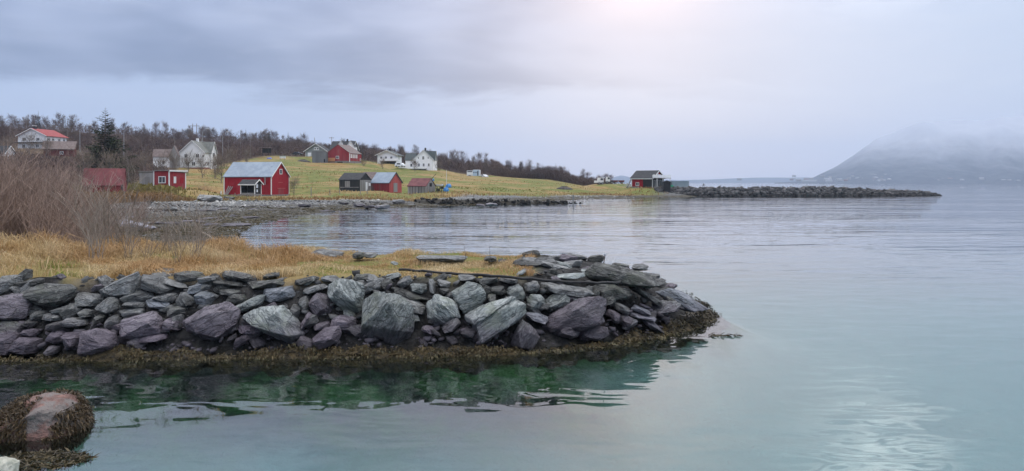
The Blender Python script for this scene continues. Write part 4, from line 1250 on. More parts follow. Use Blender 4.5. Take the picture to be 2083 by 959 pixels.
def rubble_ridge(name, label, cat, A, B, wid, top, n, seed, size, tint_lo, tint_hi, body_mat, road=True, nst=0):
    """a bank of quarry stones from A to B (x,y); top: list of (t, height)"""
    r = np.random.default_rng(seed)
    A = np.array(A, float); B = np.array(B, float); d = B - A; ln = np.hypot(*d); d /= ln; nrm = np.array([-d[1], d[0]])
    h = lambda t: np.interp(t, [p[0] for p in top], [p[1] for p in top])
    ts = np.linspace(0, 1, 90); vs = np.linspace(-1, 1, 13)
    T, Vv = np.meshgrid(ts, vs)
    prof = np.clip((1 - np.abs(Vv))/.6, 0, 1)
    half = wid*.5*(.35 + .65*np.clip(h(T)/top[0][1], 0, 1))
    X = A[0] + d[0]*T*ln + nrm[0]*Vv*half; Y = A[1] + d[1]*T*ln + nrm[1]*Vv*half
    Z = -.4 + prof*(h(T) + .3) + (vnoise(X, Y, 1.5, seed) - .5)*.2
    nr, nc = T.shape; i = np.arange(nr*nc).reshape(nr, nc)
    Fc = np.stack([i[:-1,:-1].ravel(), i[:-1,1:].ravel(), i[1:,1:].ravel(), i[1:,:-1].ravel()], 1)
    o = link(name, mesh_np(name, np.stack([X.ravel(), Y.ravel(), Z.ravel()], 1), Fc, body_mat, True))
    tag(o, label, cat)
    t = r.uniform(0, 1, n); v = np.where(r.uniform(0, 1, n) < .8, -r.uniform(.32, 1.0, n), r.uniform(.3, 1, n))
    half = wid*.5*(.35 + .65*np.clip(h(t)/top[0][1], 0, 1))
    P = np.stack([A[0] + d[0]*t*ln + nrm[0]*v*half, A[1] + d[1]*t*ln + nrm[1]*v*half, -.35 + np.clip((1 - np.abs(v))/.6, 0, 1)*(h(t) + .3)], 1)
    k = np.clip(r.uniform(0, 1, (n, 1))**1.6 + (P[:, 2:3] - .6)*.15, 0, 1); C = np.array(tint_lo)*(1-k) + np.array(tint_hi)*k
    C = np.where(P[:, 2:3] < .35, C*.45, C)
    S = size*(.35 + 1.1*r.uniform(0, 1, n)**2.0)
    V, Fc, C = lowpoly_stones(P, S, C, seed + 1, .9)
    me = mesh_np('rubble', V, Fc, stone_m); add_col(me, 'tint', C)
    c = link('rubble', me, o); c['kind'] = 'stuff'
    return o
dk = pmat('dark_fill', (0.018,0.019,0.02), (0.05,0.05,0.05), .8, .95, .5, coords='Object')
rubble_ridge('breakwater', 'long low breakwater of dark quarry stone reaching across the fjord mouth', 'breakwater', (px2x(1330, 208), 208), (px2x(1748, 212), 212), 9, [(0, 2.0), (.9, 1.95), (1, 1.6)], 2600, 5, 1.15, (.022,.023,.024), (.17,.163,.158), dk)
rubble_ridge('breakwater', 'lower outer end of the breakwater, tapering into the sea', 'breakwater', (px2x(1735, 212), 212), (px2x(1907, 213), 213), 9, [(0, 1.6), (.55, 1.3), (.85, .75), (1, .05)], 1100, 15, 1.1, (.025,.026,.027), (.17,.163,.158), dk)
weedrock = pmat('weed_rock', (0.012,0.011,0.008), (0.035,0.030,0.018), 1.2, .7, .8, coords='Object')
jt = rubble_ridge('stone_slipway', 'low black weed-covered stone jetty pointing out below the sheds', 'jetty', (px2x(845, 127), 127), (px2x(1187, 134), 134), 6.5, [(0, 1.0), (.35, .8), (.8, .45), (1, .0)], 260, 8, .7, (.012,.011,.009), (.06,.055,.045), weedrock)

# a few larger rocks one can pick out on the strand
SR = [rock_mesh('stone', bbox_poly(1, .55, 700 + i, 8), .8, 710 + i, RM[(0, 3, 0, 3)[i]], 2) for i in range(4)]
for k, (px, py, w, lab) in enumerate([(425, 411, 62, 'broad dark rock low on the strand before the red barn'), (466, 408, 30, 'flat dark rock on the pale shingle under the barn'),
        (732, 412, 34, 'dark rounded rock at the bay below the old sheds'), (752, 414, 26, 'pale rounded rock beside the dark one below the sheds'),
        (775, 416, 40, 'long dark rock at the water edge of the bay'), (700, 410, 30, 'grey rock on the shingle left of the dark sheds'),
        (1000, 410, 26, 'pair-topped grey rock on the jetty of stones'), (978, 411, 22, 'smooth grey rock standing on the black jetty'),
        (350, 425, 36, 'grey rock among the shingle behind the saplings'), (620, 413, 30, 'low rock on pale shingle right of the barn'),
        (810, 408, 30, 'dark rock on the bank under the red-roofed shed')]):
    Y = (H - .5)*F/(py + 4 - HZ); x = px2x(px, Y); s = w*Y/F
    o = link('shore_rock', SR[k % 4]); o.location = (x, Y, max(gz(x, Y), .1) + .12*s); o.scale = (s, s*.8, s*.5); o.rotation_euler = (0, .06, k)
    tag(o, lab, 'rock')
rd = random.Random(64); nl = 0
while nl < 34:
    px = rd.uniform(215, 760); py = rd.uniform(409, 452); Y = (H - .4)*F/(py - HZ); x = px2x(px, Y)
    s_ = float(signed(np.array([x]), np.array([Y]))[0])
    if s_ < .5 or float(grass_g(np.array([px]), np.array([Y]), np.array([s_]))[0]) > -1: continue
    s = rd.uniform(.8, 2.3); o = link('ledge_rock', SR[rd.choice((1, 3))]); nl += 1
    o.location = (x, Y, gz(x, Y) + .03*s); o.scale = (s, s*.7, s*rd.uniform(.16, .32)); o.rotation_euler = (rd.uniform(-.1, .1), rd.uniform(-.08, .08), rd.uniform(-.5, .5))
    tag(o, 'low flat slate ledge cropping out of the shingle strand', 'rock', 'slate ledges on the strand')
me = rock_mesh('slab', [(-2.0,.10),(-1.6,.38),(-.7,.42),(.6,.22),(2.0,-.10),(1.9,-.22),(.4,-.2),(-1.2,-.16),(-2.0,-.1)], 1.3, 66, pmat('pale_slab', (0.25,0.255,0.30), (0.36,0.365,0.41), 3, .7, .5, stretch=(.4, 1, 4), bdist=.03), 3, .02, .12)
o = link('stone_slab', me); o.location = (px2x(262, 56), 56, gz(px2x(262, 56), 56) + .42); o.rotation_euler = (0, .06, .15); tag(o, 'long pale grey slab tapering to a point behind the saplings', 'slab')
mb = MB(); a = pt(411, 465, 49); b_ = pt(440, 482, 45); a.z = gz(a.x, a.y) + .4; b_.z = gz(b_.x, b_.y) + .1
mb.tube(a, a.lerp(b_, .5) + Vector((0, 0, .06)), .07, .055, 6).tube(a.lerp(b_, .5) + Vector((0, 0, .06)), b_, .055, .03, 6).tube(a.lerp(b_, .3), a.lerp(b_, .3) + Vector((.7, .3, .3)), .03, .015, 5)
tag(mb.build('driftwood_log', pmat('driftwood', (0.20,0.16,0.12), (0.32,0.27,0.21), 4, .9)), 'forked driftwood log stranded at the muddy end of the bay', 'log')

# ------------------------------------------------------------------ building materials
def wood(name, c, board=.22, amt=.35, worn=None, wamt=(.55, .72)):
    return pmat(name, c, tuple(v*1.25 for v in c), .5, .8, .5, (1, 1, .25), boards=(board, 'v', amt), bdist=.02, c3=worn, c3amt=wamt, spec=.2)
def lap(name, c, board=.22, amt=.2):
    return pmat(name, c, tuple(v*1.08 for v in c), .5, .65, .5, boards=(board, 'h', amt), bdist=.02, spec=.25)
M = dict(
 red=wood('barn_red', (0.30,0.016,0.026), .2, .3), red_worn=wood('worn_red', (0.28,0.035,0.042), .2, .35, (0.30,0.17,0.16), (.5, .68)),
 red_pale=wood('faded_red', (0.42,0.085,0.08), .2, .35, (0.40,0.24,0.21), (.5, .68)), red_mix=wood('red_flaking', (0.24,0.03,0.035), .25, .5, (0.14,0.11,0.10), (.5, .62)),
 cream=lap('white_boards', (0.80,0.80,0.79), .2, .08), white=lap('bright_white_boards', (0.90,0.90,0.90), .2, .05), trim=pmat('white_trim', (0.82,0.82,0.80), (0.72,0.72,0.70), 2, .6),
 grey=wood('grey_boards', (0.30,0.29,0.28), .25, .5, (0.16,0.15,0.145), (.5, .65)), greyd=wood('tarred_boards', (0.040,0.040,0.040), .3, .6, (0.10,0.10,0.095), (.55, .66)),
 silver=wood('silver_boards', (0.26,0.245,0.23), .22, .6, (0.40,0.38,0.36), (.45, .6)), sage=lap('sage_boards', (0.30,0.33,0.32), .25, .1), slate=wood('slate_boards', (0.17,0.18,0.185), .5, .5),
 black=pmat('black_stain', (0.014,0.014,0.016), (0.025,0.025,0.027), 2, .7), orange=pmat('new_boards', (0.62,0.30,0.15), (0.55,0.26,0.12), 2, .8),
 roof_blue=pmat('blue_metal_roof', (0.20,0.265,0.34), (0.27,0.34,0.41), .8, .45, .3, (1, 1, 1), boards=(.9, 'v', .18), bdist=.03, c3=(0.10,0.14,0.19), c3amt=(.60, .70), spec=.5),
 roof_red=pmat('red_tile_roof', (0.27,0.05,0.05), (0.36,0.085,0.08), 2, .7, .3), roof_redm=pmat('red_metal_roof', (0.15,0.042,0.046), (0.22,0.065,0.068), .6, .7, .4, boards=(.5, 'v', .35), bdist=.03, c3=(0.17,0.12,0.115), c3amt=(.52, .66)),
 roof_dark=pmat('dark_roof', (0.028,0.030,0.034), (0.05,0.052,0.056), 1.5, .7, .3), roof_green=pmat('green_slate_roof', (0.055,0.07,0.07), (0.085,0.10,0.10), 1.5, .7, .3),
 roof_grey=pmat('grey_slate_roof', (0.15,0.16,0.145), (0.22,0.225,0.20), 1.5, .7, .3), roof_brown=pmat('brown_roof', (0.16,0.125,0.115), (0.22,0.175,0.16), 1.5, .75, .3),
 roof_maroon=pmat('maroon_roof', (0.13,0.045,0.05), (0.20,0.075,0.075), 1.2, .7, .4, c3=(.3, .3, .29), c3amt=(.68, .72)),
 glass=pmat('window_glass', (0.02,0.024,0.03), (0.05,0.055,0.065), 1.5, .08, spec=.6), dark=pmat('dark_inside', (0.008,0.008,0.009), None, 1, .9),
 stone=pmat('foundation', (0.17,0.165,0.155), (0.26,0.25,0.235), 1.5, .9, .6), brick=pmat('brick_base', (0.26,0.10,0.08), (0.34,0.15,0.12), 3, .9),
 plank=pmat('deck_boards', (0.20,0.19,0.175), (0.28,0.265,0.25), 2, .85), iron=pmat('dark_iron', (0.04,0.04,0.042), (0.06,0.06,0.062), 3, .6), galv=pmat('galvanised', (0.27,0.275,0.28), (0.34,0.345,0.35), 3, .45),
 box=pmat('blue_grey_steel', (0.25,0.32,0.35), (0.30,0.37,0.40), .8, .6, .6, boards=(.35, 'v', .15), bdist=.05),
 rubber=pmat('tyre_rubber', (0.012,0.012,0.012), None, 1, .85), blue=pmat('blue_tarpaulin', (0.03,0.16,0.45), (0.10,0.32,0.62), 2, .5), carwhite=pmat('white_car_paint', (0.80,0.82,0.85), None, 1, .3, spec=.5),
 cardark=pmat('dark_car_paint', (0.03,0.03,0.035), None, 1, .3, spec=.5), green=pmat('green_net', (0.02,0.20,0.12), (0.05,0.30,0.18), 3, .8), pole=pmat('pole_wood', (0.14,0.12,0.105), (0.22,0.195,0.175), 2, .9),
 rust=pmat('rusty_red', (0.12,0.03,0.03), (0.18,0.06,0.05), 2, .8))

# ------------------------------------------------------------------ house builder
class House:
    """front corner at (px0, Y0); face A runs left to pxl, face B runs back to the right to pxr"""
    def __init__(s, name, label, cat, px0, Y0, th, pxl, pxr, base, eave, ridge, ax, wall, roof, over=.35, trim=None, group=None, gable_trim=True, sink=1.2, mono=False, dims=None):
        th = R(th); X0 = px2x(px0, Y0); ul = (pxl - CX)/F; ur = (pxr - CX)/F
        s.L = (X0 - ul*Y0)/(math.cos(th) + ul*math.sin(th))
        s.W = (ur*Y0 - X0)/(math.sin(th) - ur*math.cos(th))
        if dims:
            if dims[0]: s.L = dims[0]
            if dims[1]: s.W = dims[1]
        s.z0 = z_at(base, Y0); s.H = z_at(eave, Y0) - s.z0
        Yr = Y0 + (s.W/2*math.cos(th) if ax == 'x' else s.L/2*math.sin(th))
        s.Rg = max(z_at(ridge, Yr) - s.z0, s.H + .3)
        s.ax = ax; s.name = name; s.M = M; s.over = over
        s.o = empty(name, (X0, Y0, s.z0), -th); tag(s.o, label, cat, group)
        L, W, Hh, Rg = s.L, s.W, s.H, s.Rg
        GW, GL = (W, L) if ax == 'x' else (L, W)
        s.GW, s.GL = GW, GL
        s.g = (lambda u, a, w: (-a, u, w)) if ax == 'x' else (lambda u, a, w: (u - L, a, w))
        g = s.g
        if mono:      # single pitch falling to the back, along y
            prof = [(0, -sink), (W, -sink), (W, Hh), (0, Rg)]
            MB().prism(prof, 'x', -L, 0).build('wall', M[wall], s.o)
            k = (Hh - Rg)/W; ov = over
            MB().prism([(-ov, Rg - k*ov + .01), (W + ov, Hh + k*ov + .01), (W + ov, Hh + k*ov + .13), (-ov, Rg - k*ov + .13)], 'x', -L - ov, ov).build('roof', M[roof], s.o)
            s.Hf = Rg
        else:
            P = [(0, -sink), (GW, -sink), (GW, Hh), (GW/2, Rg), (0, Hh)]
            n = 5; pts = [g(u, 0, w) for u, w in P] + [g(u, GL, w) for u, w in P]
            MB().poly(pts, [tuple(range(n)), tuple(range(n, 2*n))] + [(i, (i+1) % n, n + (i+1) % n, n + i) for i in range(n)]).build('wall', M[wall], s.o)
            s.roof(g, 0, GW, -over, GL + over, Hh, Rg, over, M[roof], 'roof', s.o)
            if trim and gable_trim: s.barge(g, 0, GW, -over, Hh, Rg, over, M[trim], s.o)
        if trim:
            top = Hh - .02
            for x, y in ((-L, 0), (0, 0), (0, W)):
                if mono: top = Rg - .02 if y == 0 else Hh - .02
                MB().box(x - .10, x + .10, y - .035, y + .10, -.1, top).build('corner_board', M[trim], s.o) if x != 0 else MB().box(x - .12, x + .035, y - .035 if y == 0 else y - .15, y + .12 if y == 0 else y + .035, -.1, top).build('corner_board', M[trim], s.o)
    @staticmethod
    def roof(g, u0, u1, a0, a1, Hh, Rg, ov, mat, name, parent, t=.13):
        um = (u0 + u1)/2; k = (Rg - Hh)/(um - u0); e = .006
        P = [(u0 - ov, Hh - k*ov + e), (um, Rg + e), (u1 + ov, Hh - k*ov + e), (u1 + ov, Hh - k*ov + t), (um, Rg + t*1.1), (u0 - ov, Hh - k*ov + t)]
        n = 6; pts = [g(u, a0, w) for u, w in P] + [g(u, a1, w) for u, w in P]
        idx = [(i, (i+1) % n, n + (i+1) % n, n + i) for i in range(n)] + [(0, 1, 4, 5), (1, 2, 3, 4), (6, 7, 10, 11), (7, 8, 9, 10)]
        return MB().poly(pts, idx).build(name, mat, parent)
    @staticmethod
    def barge(g, u0, u1, a, Hh, Rg, ov, mat, parent, wd=.24, name='bargeboard'):
        um = (u0 + u1)/2; k = (Rg - Hh)/(um - u0)
        for sgn in (0, 1):
            ue = u0 - ov - .02 if not sgn else u1 + ov + .02
            P = [(ue, Hh - k*ov - wd + .15), (um, Rg - wd + .15), (um, Rg + .17), (ue, Hh - k*ov + .17)]
            pts = [g(u, a - .06, w) for u, w in P] + [g(u, a - .004, w) for u, w in P]
            MB().poly(pts, [(0,1,2,3),(4,5,6,7)] + [(i, (i+1) % 4, 4 + (i+1) % 4, 4 + i) for i in range(4)]).build(name, mat, parent)
    def face(s, f):
        """maps (along, out, up) to local coordinates"""
        if f == 'A': return (lambda q, d, w: (-s.L + q, -d, w)), s.L
        return (lambda q, d, w: (d, q, w)), s.W
    def slab(s, f, q0, q1, z0, z1, d0, d1, name, mat, parent=None):
        m, _ = s.face(f)
        a = m(q0, d0, z0); b = m(q1, d1, z1)
        return MB().box(min(a[0], b[0]), max(a[0], b[0]), min(a[1], b[1]), max(a[1], b[1]), z0, z1).build(name, mat, parent or s.o)
    def win(s, f, t, z, w, h, frame='trim', pane='glass', bars=1, rows=1, name='window'):
        """window centred at fraction t along the face, sill height z"""
        m, ln = s.face(f); q = t*ln; fr = min(.12, w*.16)
        mb = MB()
        def bx(q0, q1, z0, z1, d0=.003, d1=.07):
            a = m(q0, d0, z0); b = m(q1, d1, z1); mb.box(min(a[0], b[0]), max(a[0], b[0]), min(a[1], b[1]), max(a[1], b[1]), z0, z1)
        bx(q - w/2, q - w/2 + fr, z, z + h); bx(q + w/2 - fr, q + w/2, z, z + h)
        bx(q - w/2 + fr, q + w/2 - fr, z, z + fr); bx(q - w/2 + fr, q + w/2 - fr, z + h - fr, z + h)
        for i in range(bars): 
            c = q - w/2 + w*(i + 1)/(bars + 1); bx(c - fr*.3, c + fr*.3, z + fr, z + h - fr, .02, .05)
        for i in range(rows - 1):
            c = z + h*(i + 1)/rows; bx(q - w/2 + fr, q + w/2 - fr, c - fr*.25, c + fr*.25, .021, .049)
        o = mb.build(name, s.M[frame], s.o)
        a = m(q - w/2 + fr, .004, 0); b = m(q + w/2 - fr, .018, 0)
        MB().box(min(a[0], b[0]), max(a[0], b[0]), min(a[1], b[1]), max(a[1], b[1]), z + fr, z + h - fr).build('pane', s.M[pane], o)
        return o
    def door(s, f, t, w, h, mat, frame='trim', z=0.0, name='door'):
        m, ln = s.face(f); q = t*ln
        o = s.slab(f, q - w/2, q + w/2, z, z + h, .004, .05, name, s.M[mat])
        if frame:
            for q0, q1, z0, z1 in ((q - w/2 - .1, q - w/2 - .002, z, z + h + .1), (q + w/2 + .002, q + w/2 + .1, z, z + h + .1), (q - w/2, q + w/2, z + h + .002, z + h + .1)):
                s.slab(f, q0, q1, z0, z1, .003, .07, 'door_frame', s.M[frame])
        a = m(q + w*.38, .05, z + h*.48); MB().box(a[0] - .04, a[0] + .04, a[1] - .04, a[1] + .04, z + h*.46, z + h*.51).build('handle', s.M['iron'], o)
        return o
    def chimney(s, t, w=.6, h=1.0, mat='stone', cap=None):
        """on the ridge at fraction t from the visible gable"""
        x, y, z = s.g(s.GW/2, s.GL*t, s.Rg)
        c = MB().box(x - w/2, x + w/2, y - w/2, y + w/2, z - .5, z + h).build('chimney', s.M[mat], s.o)
        if cap: MB().box(x - w/2 - .08, x + w/2 + .08, y - w/2 - .08, y + w/2 + .08, z + h + .002, z + h + .16).build('cap', s.M[cap], c)
    def found(s, h=.5, mat='stone', out=.05):
        MB().box(-s.L - out, out, -out, s.W + out, -1.6, h).build('foundation', s.M[mat], s.o)
# ------------------------------------------------------------------ buildings
# red barn by the bay
h = House('red_barn', 'large red barn with blue-grey metal roof and white trim by the bay', 'barn', 552, 158, 13, 456, 588, 398, 359, 331, 'x', 'red', 'roof_blue', .22, 'trim')
h.win('B', .52, h.H + .45, 1.05, 1.1, bars=0); 
h.slab('B', h.W*.30, h.W*.74, 1.35, 1.5, .004, .12, 'door_beam', M['red_pale']); h.slab('B', h.W*.36, h.W*.68, .0, 1.34, .004, .045, 'door', M['red_worn'])
h.slab('B', h.W*.36, h.W*.62, 2.6, 2.72, .004, .05, 'hatch_rail', M['red_pale'])
MB().tube((-h.L*.115, -.32, 2.2), (-h.L*.115, -.32, 3.7), .09, .09, 8).build('stove_pipe', M['galv'], h.o)
h.found(.15)
# planks leaning on the barn
c = h.o.matrix_basis.copy()
for k in range(3):
    mb = MB().box(-.1, .1, -.02, .02, 0, 2.0); o = mb.build('leaning_plank', M['silver']); p = c @ Vector((-h.L*(.94 - k*.025), -.75, .1)); o.location = p; o.rotation_euler = (-.35, .25 + .1*k, -R(13))
    tag(o, ('weathered plank leaning at the far left corner of the red barn', 'middle one of three planks leaning on the red barn', 'plank leaning nearest the shelter against the red barn')[k], 'plank', 'planks leaning on the barn')
# shelter in front of it
def shelter():
    h = House.__new__(House)
    px0, Y0, th, L, W = 518, 147, R(17), 3.1, 2.0
    o = empty('open_shelter', (px2x(px0, Y0), Y0, z_at(396, Y0)), -th); tag(o, 'small black open-fronted shelter with white posts before the red barn', 'shelter')
    Hh, Rg = 2.05, 2.75
    for x, y in ((-L, 0), (0, 0), (-L, W), (0, W)):
        MB().box(x - .07, x + .07, y - .07, y + .07, -.5, Hh).build('post', M['trim'], o)
    MB().box(-L + .07, -.07, W - .03, W + .03, .1, Hh).build('back_wall', M['black'], o)
    MB().box(-L - .03, -L + .03, .07, W - .07, .1, Hh).build('side_wall', M['black'], o)
    sw = MB().box(-.03, .03, .07, W - .07, .1, Hh).build('side_wall', M['black'], o)
    MB().box(.034, .05, .45, 1.0, 1.25, 1.95).build('notice', pmat('notice_paper', (0.55,0.62,0.75), (0.75,0.78,0.82), 3, .7), sw)
    MB().box(.034, .05, .55, .95, .45, .95).build('notice', pmat('notice_paper', (0.55,0.62,0.75)), sw)
    MB().box(-L - .2, .2, -.5, W + .1, -.16, .08).build('deck', M['plank'], o)
    MB().box(-L + .07, -.07, -.03, .03, .10, .32).build('front_board', M['plank'], o)
    g = lambda u, a, w: (-a, u, w)
    House.roof(g, 0, W, -.35, L + .35, Hh, Rg, .35, M['roof_dark'], 'roof', o, .1)
    House.barge(g, 0, W, -.35, Hh, Rg, .35, M['trim'], o, .2)
    MB().box(-L - .36, .36, -.42, -.36, Hh - .30, Hh - .10).build('fascia', M['trim'], o)
shelter()

h = House('red_shed', 'low shed with a faded red metal roof half hidden by shrubs', 'shed', 250, 112, -18, 168, 258, 398, 377, 345, 'x', 'red_mix', 'roof_redm', .12)
h.slab('A', h.L*.96, h.L*1.0, -.5, 1.6, .05, .16, 'corner_post', M['iron'])
h = House('red_cabin', 'small flat-roofed red cabin with white-framed window by the fence', 'cabin', 344, 126, 22, 313, 378, 385, 352, 349, 'x', 'red_worn', 'plank', .18, 'trim', mono=True)
h.win('A', .55, .95, 1.55, 1.15); h.win('B', .33, .95, .5, 1.1, bars=0, pane='trim'); h.slab('B', h.W*.66, h.W*.84, .9, 1.9, .004, .05, 'hatch', M['red'])
h.slab('B', -.15, h.W + .2, h.Rg - .08, h.Rg + .16, .19, .25, 'fascia', M['trim'])
h = House('grey_lean_to', 'grey weathered plank lean-to beside the red cabin', 'shed', 311, 129, 10, 283, 314, 380, 355, 352, 'x', 'grey', 'plank', .15, mono=True)
h.door('A', .6, .8, 1.6, 'silver', None)

# white houses on the slope, left
h = House('white_house', 'tall white gabled house with grey slate roof behind bare trees', 'house', 416, 230, 8, 366, 441, 344, 310, 287, 'y', 'cream', 'roof_grey', .35, 'trim')
h.found(.45, 'brick')
for t, z, w in ((.25, 3.3, 1.2), (.72, 3.3, 1.2), (.32, .9, 1.2), (.56, .9, 1.2)): h.win('A', t, z, w, 1.25)
h.win('A', .95, 3.5, .7, .7, bars=0); h.win('B', .28, .9, 1.1, 1.3)
def cross_gable(h, t, wd, rise, out=.5, wallm='cream', roofm='roof_grey', trim='trim', win=True):
    """a gabled bay standing forward of face B"""
    y0, y1 = h.W*t - wd/2, h.W*t + wd/2; Hc = h.H + .1; Rc = h.Rg + rise
    P = [(y0, -.8), (y1, -.8), (y1, Hc), ((y0 + y1)/2, Rc), (y0, Hc)]
    MB().prism(P, 'x', -h.L*.5, out).build('bay_wall', M[wallm], h.o)
    g = lambda u, a, w: (out - a, u, w)
    House.roof(g, y0, y1, -.3, h.L*.5, Hc, Rc, .25, M[roofm], 'bay_roof', h.o, .12); House.barge(g, y0, y1, -.3, Hc, Rc, .25, M[trim], h.o, .2)
    if win:
        for z in (.9, 3.6):
            f = MB().box(out + .003, out + .06, h.W*t - .6, h.W*t + .6, z, z + 1.4).build('window', M[trim], h.o)
            MB().box(out + .061, out + .07, h.W*t - .48, h.W*t + .48, z + .12, z + 1.28).build('pane', M['glass'], f)
cross_gable(h, .62, 3.0, -.2)
h.chimney(.42, .6, .9, 'cream'); h.chimney(.75, .3, .9, 'stone')
h = House('low_white_house', 'low white house with brown roof left of the gabled house', 'house', 345, 240, -15, 312, 349, 341, 318, 305, 'x', 'cream', 'roof_brown', .3, 'trim')
h.win('A', .62, 1.0, .8, 1.1, bars=0)
h = House('grey_gable_shed', 'narrow pointed grey shed wedged between two white houses', 'shed', 362, 225, -15, 345, 366, 341, 316, 297, 'y', 'grey', 'roof_brown', .15)
h.door('A', .5, 1.0, 2.1, 'silver', None)
h = House('red_roofed_house', 'two-storey white house with a bright red tiled roof', 'house', 93, 256, 5, 37, 135, 303, 276, 262, 'y', 'cream', 'roof_red', .55, 'trim')
for t in (.22, .72): h.win('A', t, 2.6, 1.3, 1.1)
for t in (.2, .7): h.win('A', t, .3, 1.2, 1.2)
for t in (.12, .35, .65, .88): h.win('B', t, 2.7, 1.3, 1.0)
h.slab('A', -.3, h.L + .4, 2.0, 2.2, .02, 1.2, 'balcony_floor', M['iron'])
h.chimney(.12, .9, .9, 'roof_dark', 'trim')
h = House('brown_roofed_annex', 'low outbuilding with brown roof below the red-roofed house', 'outbuilding', 150, 240, -20, 88, 156, 318, 302, 289, 'x', 'rust', 'roof_brown', .5)
h.win('A', .6, .5, 1.0, .9)
h = House('small_white_house', 'small white house with dark roof cut by the edge of the picture', 'house', 9, 215, 5, -30, 31, 332, 312, 298, 'x', 'cream', 'roof_dark', .35, 'trim')
h.win('B', .5, 1.2, .9, 1.1); h.win('A', .7, 1.0, 1.0, 1.1)

# farm on the hill
h = House('grey_garage', 'sage-grey gabled garage with white door on the hill', 'garage', 664, 320, 5, 622, 673, 319, 307, 293, 'y', 'sage', 'roof_dark', .8, 'trim')
h.door('A', .18, 1.5, 1.7, 'white', None); f = h.slab('A', h.L*.40, h.L*.64, 2.7, 4.0, .004, .05, 'window_panel', M['trim'])
for t in (.46, .58): h.slab('A', h.L*t - .25, h.L*t + .25, 3.05, 3.6, .052, .06, 'pane', M['glass'], f)
h = House('slate_lean_to', 'slate-grey boarded lean-to against the red hillside barn', 'shed', 663, 297, 5, 635, 667, 331, 311, 308.5, 'x', 'slate', 'galv', .1, mono=True)
h.door('A', .9, .5, 1.2, 'dark', None, .1)
h = House('hillside_barn', 'weathered red hillside barn with brown roof and stone footing', 'barn', 712, 298, 15, 663, 735, 329, 312, 294.5, 'y', 'red_worn', 'roof_brown', .2)
h.found(.25); h.win('A', .48, 1.1, 1.3, 1.1)
h.slab('A', .05, h.L*.38, -.3, 1.5, .004, .05, 'new_boarding', M['orange']); h.slab('A', h.L*.48, h.L*.70, -.9, -.1, .052, .09, 'cellar_opening', M['dark'])
h.slab('A', h.L*.97, h.L + .03, -.2, h.H, .004, .06, 'corner_board', M['trim'])
for t in (.10, .26, .42, .58): h.win('B', t, 1.4, .9, 1.5, bars=0, pane='trim')
h.win('B', .9, .6, .8, .8)
h = House('black_roofed_house', 'house with a black roof and white gable behind the red barn', 'house', 716, 330, 8, 672, 728, 325, 303, 288, 'x', 'white', 'roof_dark', .5, 'trim')
h.chimney(.35, .6, 1.0, 'black'); h.win('B', .5, 3.6, 1.6, 1.6)
for t in (.50, .06):       # the white-edged dormer gables on the roof
    c = -h.L*(1 - t) if False else -h.L*t
    g = lambda u, a, w, c=c: (u + c, -.3 + a, w)
    P = [(c - 1.4, h.H), (c + 1.4, h.H), (c + 1.4, h.H + 1.2), (c, h.Rg + .1), (c - 1.4, h.H + 1.2)]
    d = MB().prism(P, 'y', -.3, h.W*.5).build('dormer', M['white'], h.o)
    House.roof(g, -1.4, 1.4, -.25, h.W*.5, h.H + 1.2, h.Rg + .1, .25, M['roof_dark'], 'dormer_roof', d, .1)
    House.barge(g, -1.4, 1.4, -.25, h.H + 1.2, h.Rg + .1, .25, M['trim'], d, .22)
o = empty('timber_trellis', pt(727, 320, 322)); tag(o, 'dark timber trellis frame beside the black-roofed house', 'trellis')
for x in (0, 1.1, 2.2): MB().box(x - .09, x + .09, -.09, .09, -1, 4.6).build('post', M['iron'], o)
for z in (1.4, 2.6, 3.6): MB().box(-.1, 2.3, -.16, -.095, z, z + .14).build('rail', M['iron'], o)
MB().box(-.4, 2.7, -.5, .9, 4.604, 4.75).build('top', M['iron'], o)

h = House('balcony_house', 'white house with wide balcony and shallow gable on the hill', 'house', 806, 315, 8, 768, 817, 333, 315, 306.5, 'y', 'white', 'roof_green', .9, 'trim')
for t in (.2, .45, .74): h.win('A', t, 1.6, 1.0, 1.3)
h.win('B', .5, 1.6, 1.0, 1.6); h.chimney(.5, .8, .9, 'black')
h.slab('A', h.L*.18, h.L + 1.2, .9, 1.05, .02, 1.4, 'balcony_floor', M['plank']); h.slab('A', h.L*.18, h.L + 1.2, 1.051, 2.0, 1.33, 1.40, 'balcony_rail', M['white'])
h.slab('A', h.L*.2, h.L*.98, -.8, .88, .003, .05, 'basement_front', M['greyd'])
h = House('farmhouse', 'white gabled farmhouse with dark green roof and long deck', 'house', 881, 295, 4, 841, 889, 347, 325, 306, 'y', 'white', 'roof_green', .3, 'trim')
for t in (.28, .52, .78): h.win('A', t, 1.45, .8, 1.25)
h.win('A', .5, 4.1, .85, 1.35); h.win('A', .26, 4.4, .35, .7, bars=0); h.win('A', .75, 4.4, .35, .7, bars=0)
h.chimney(.5, .6, 1.1, 'black'); cross_gable(h, .45, 3.6, -.3, .3, 'white', 'roof_green')
wg = MB().box(-h.L - 3.3, -h.L - .004, .8, 6.0, -1, 4.05).build('wing_wall', M['white'], h.o)
g = lambda u, a, w: (-h.L - .004 + .6 - a, u, w)
House.roof(g, .8, 6.0, 0, 4.2, 4.05, 6.6, .25, M['roof_green'], 'wing_roof', h.o)
f = MB().box(-h.L - 1.4, -h.L - .6, .74, .797, 1.4, 2.6).build('window', M['trim'], h.o); MB().box(-h.L - 1.28, -h.L - .72, .73, .738, 1.5, 2.5).build('pane', M['glass'], f)
MB().box(-h.L - 5.2, -2.4, -2.6, -.004, .55, .7).build('deck', M['plank'], h.o); MB().box(-h.L - 5.2, -2.4, -2.66, -2.605, .56, 1.35).build('deck_rail', M['white'], h.o)
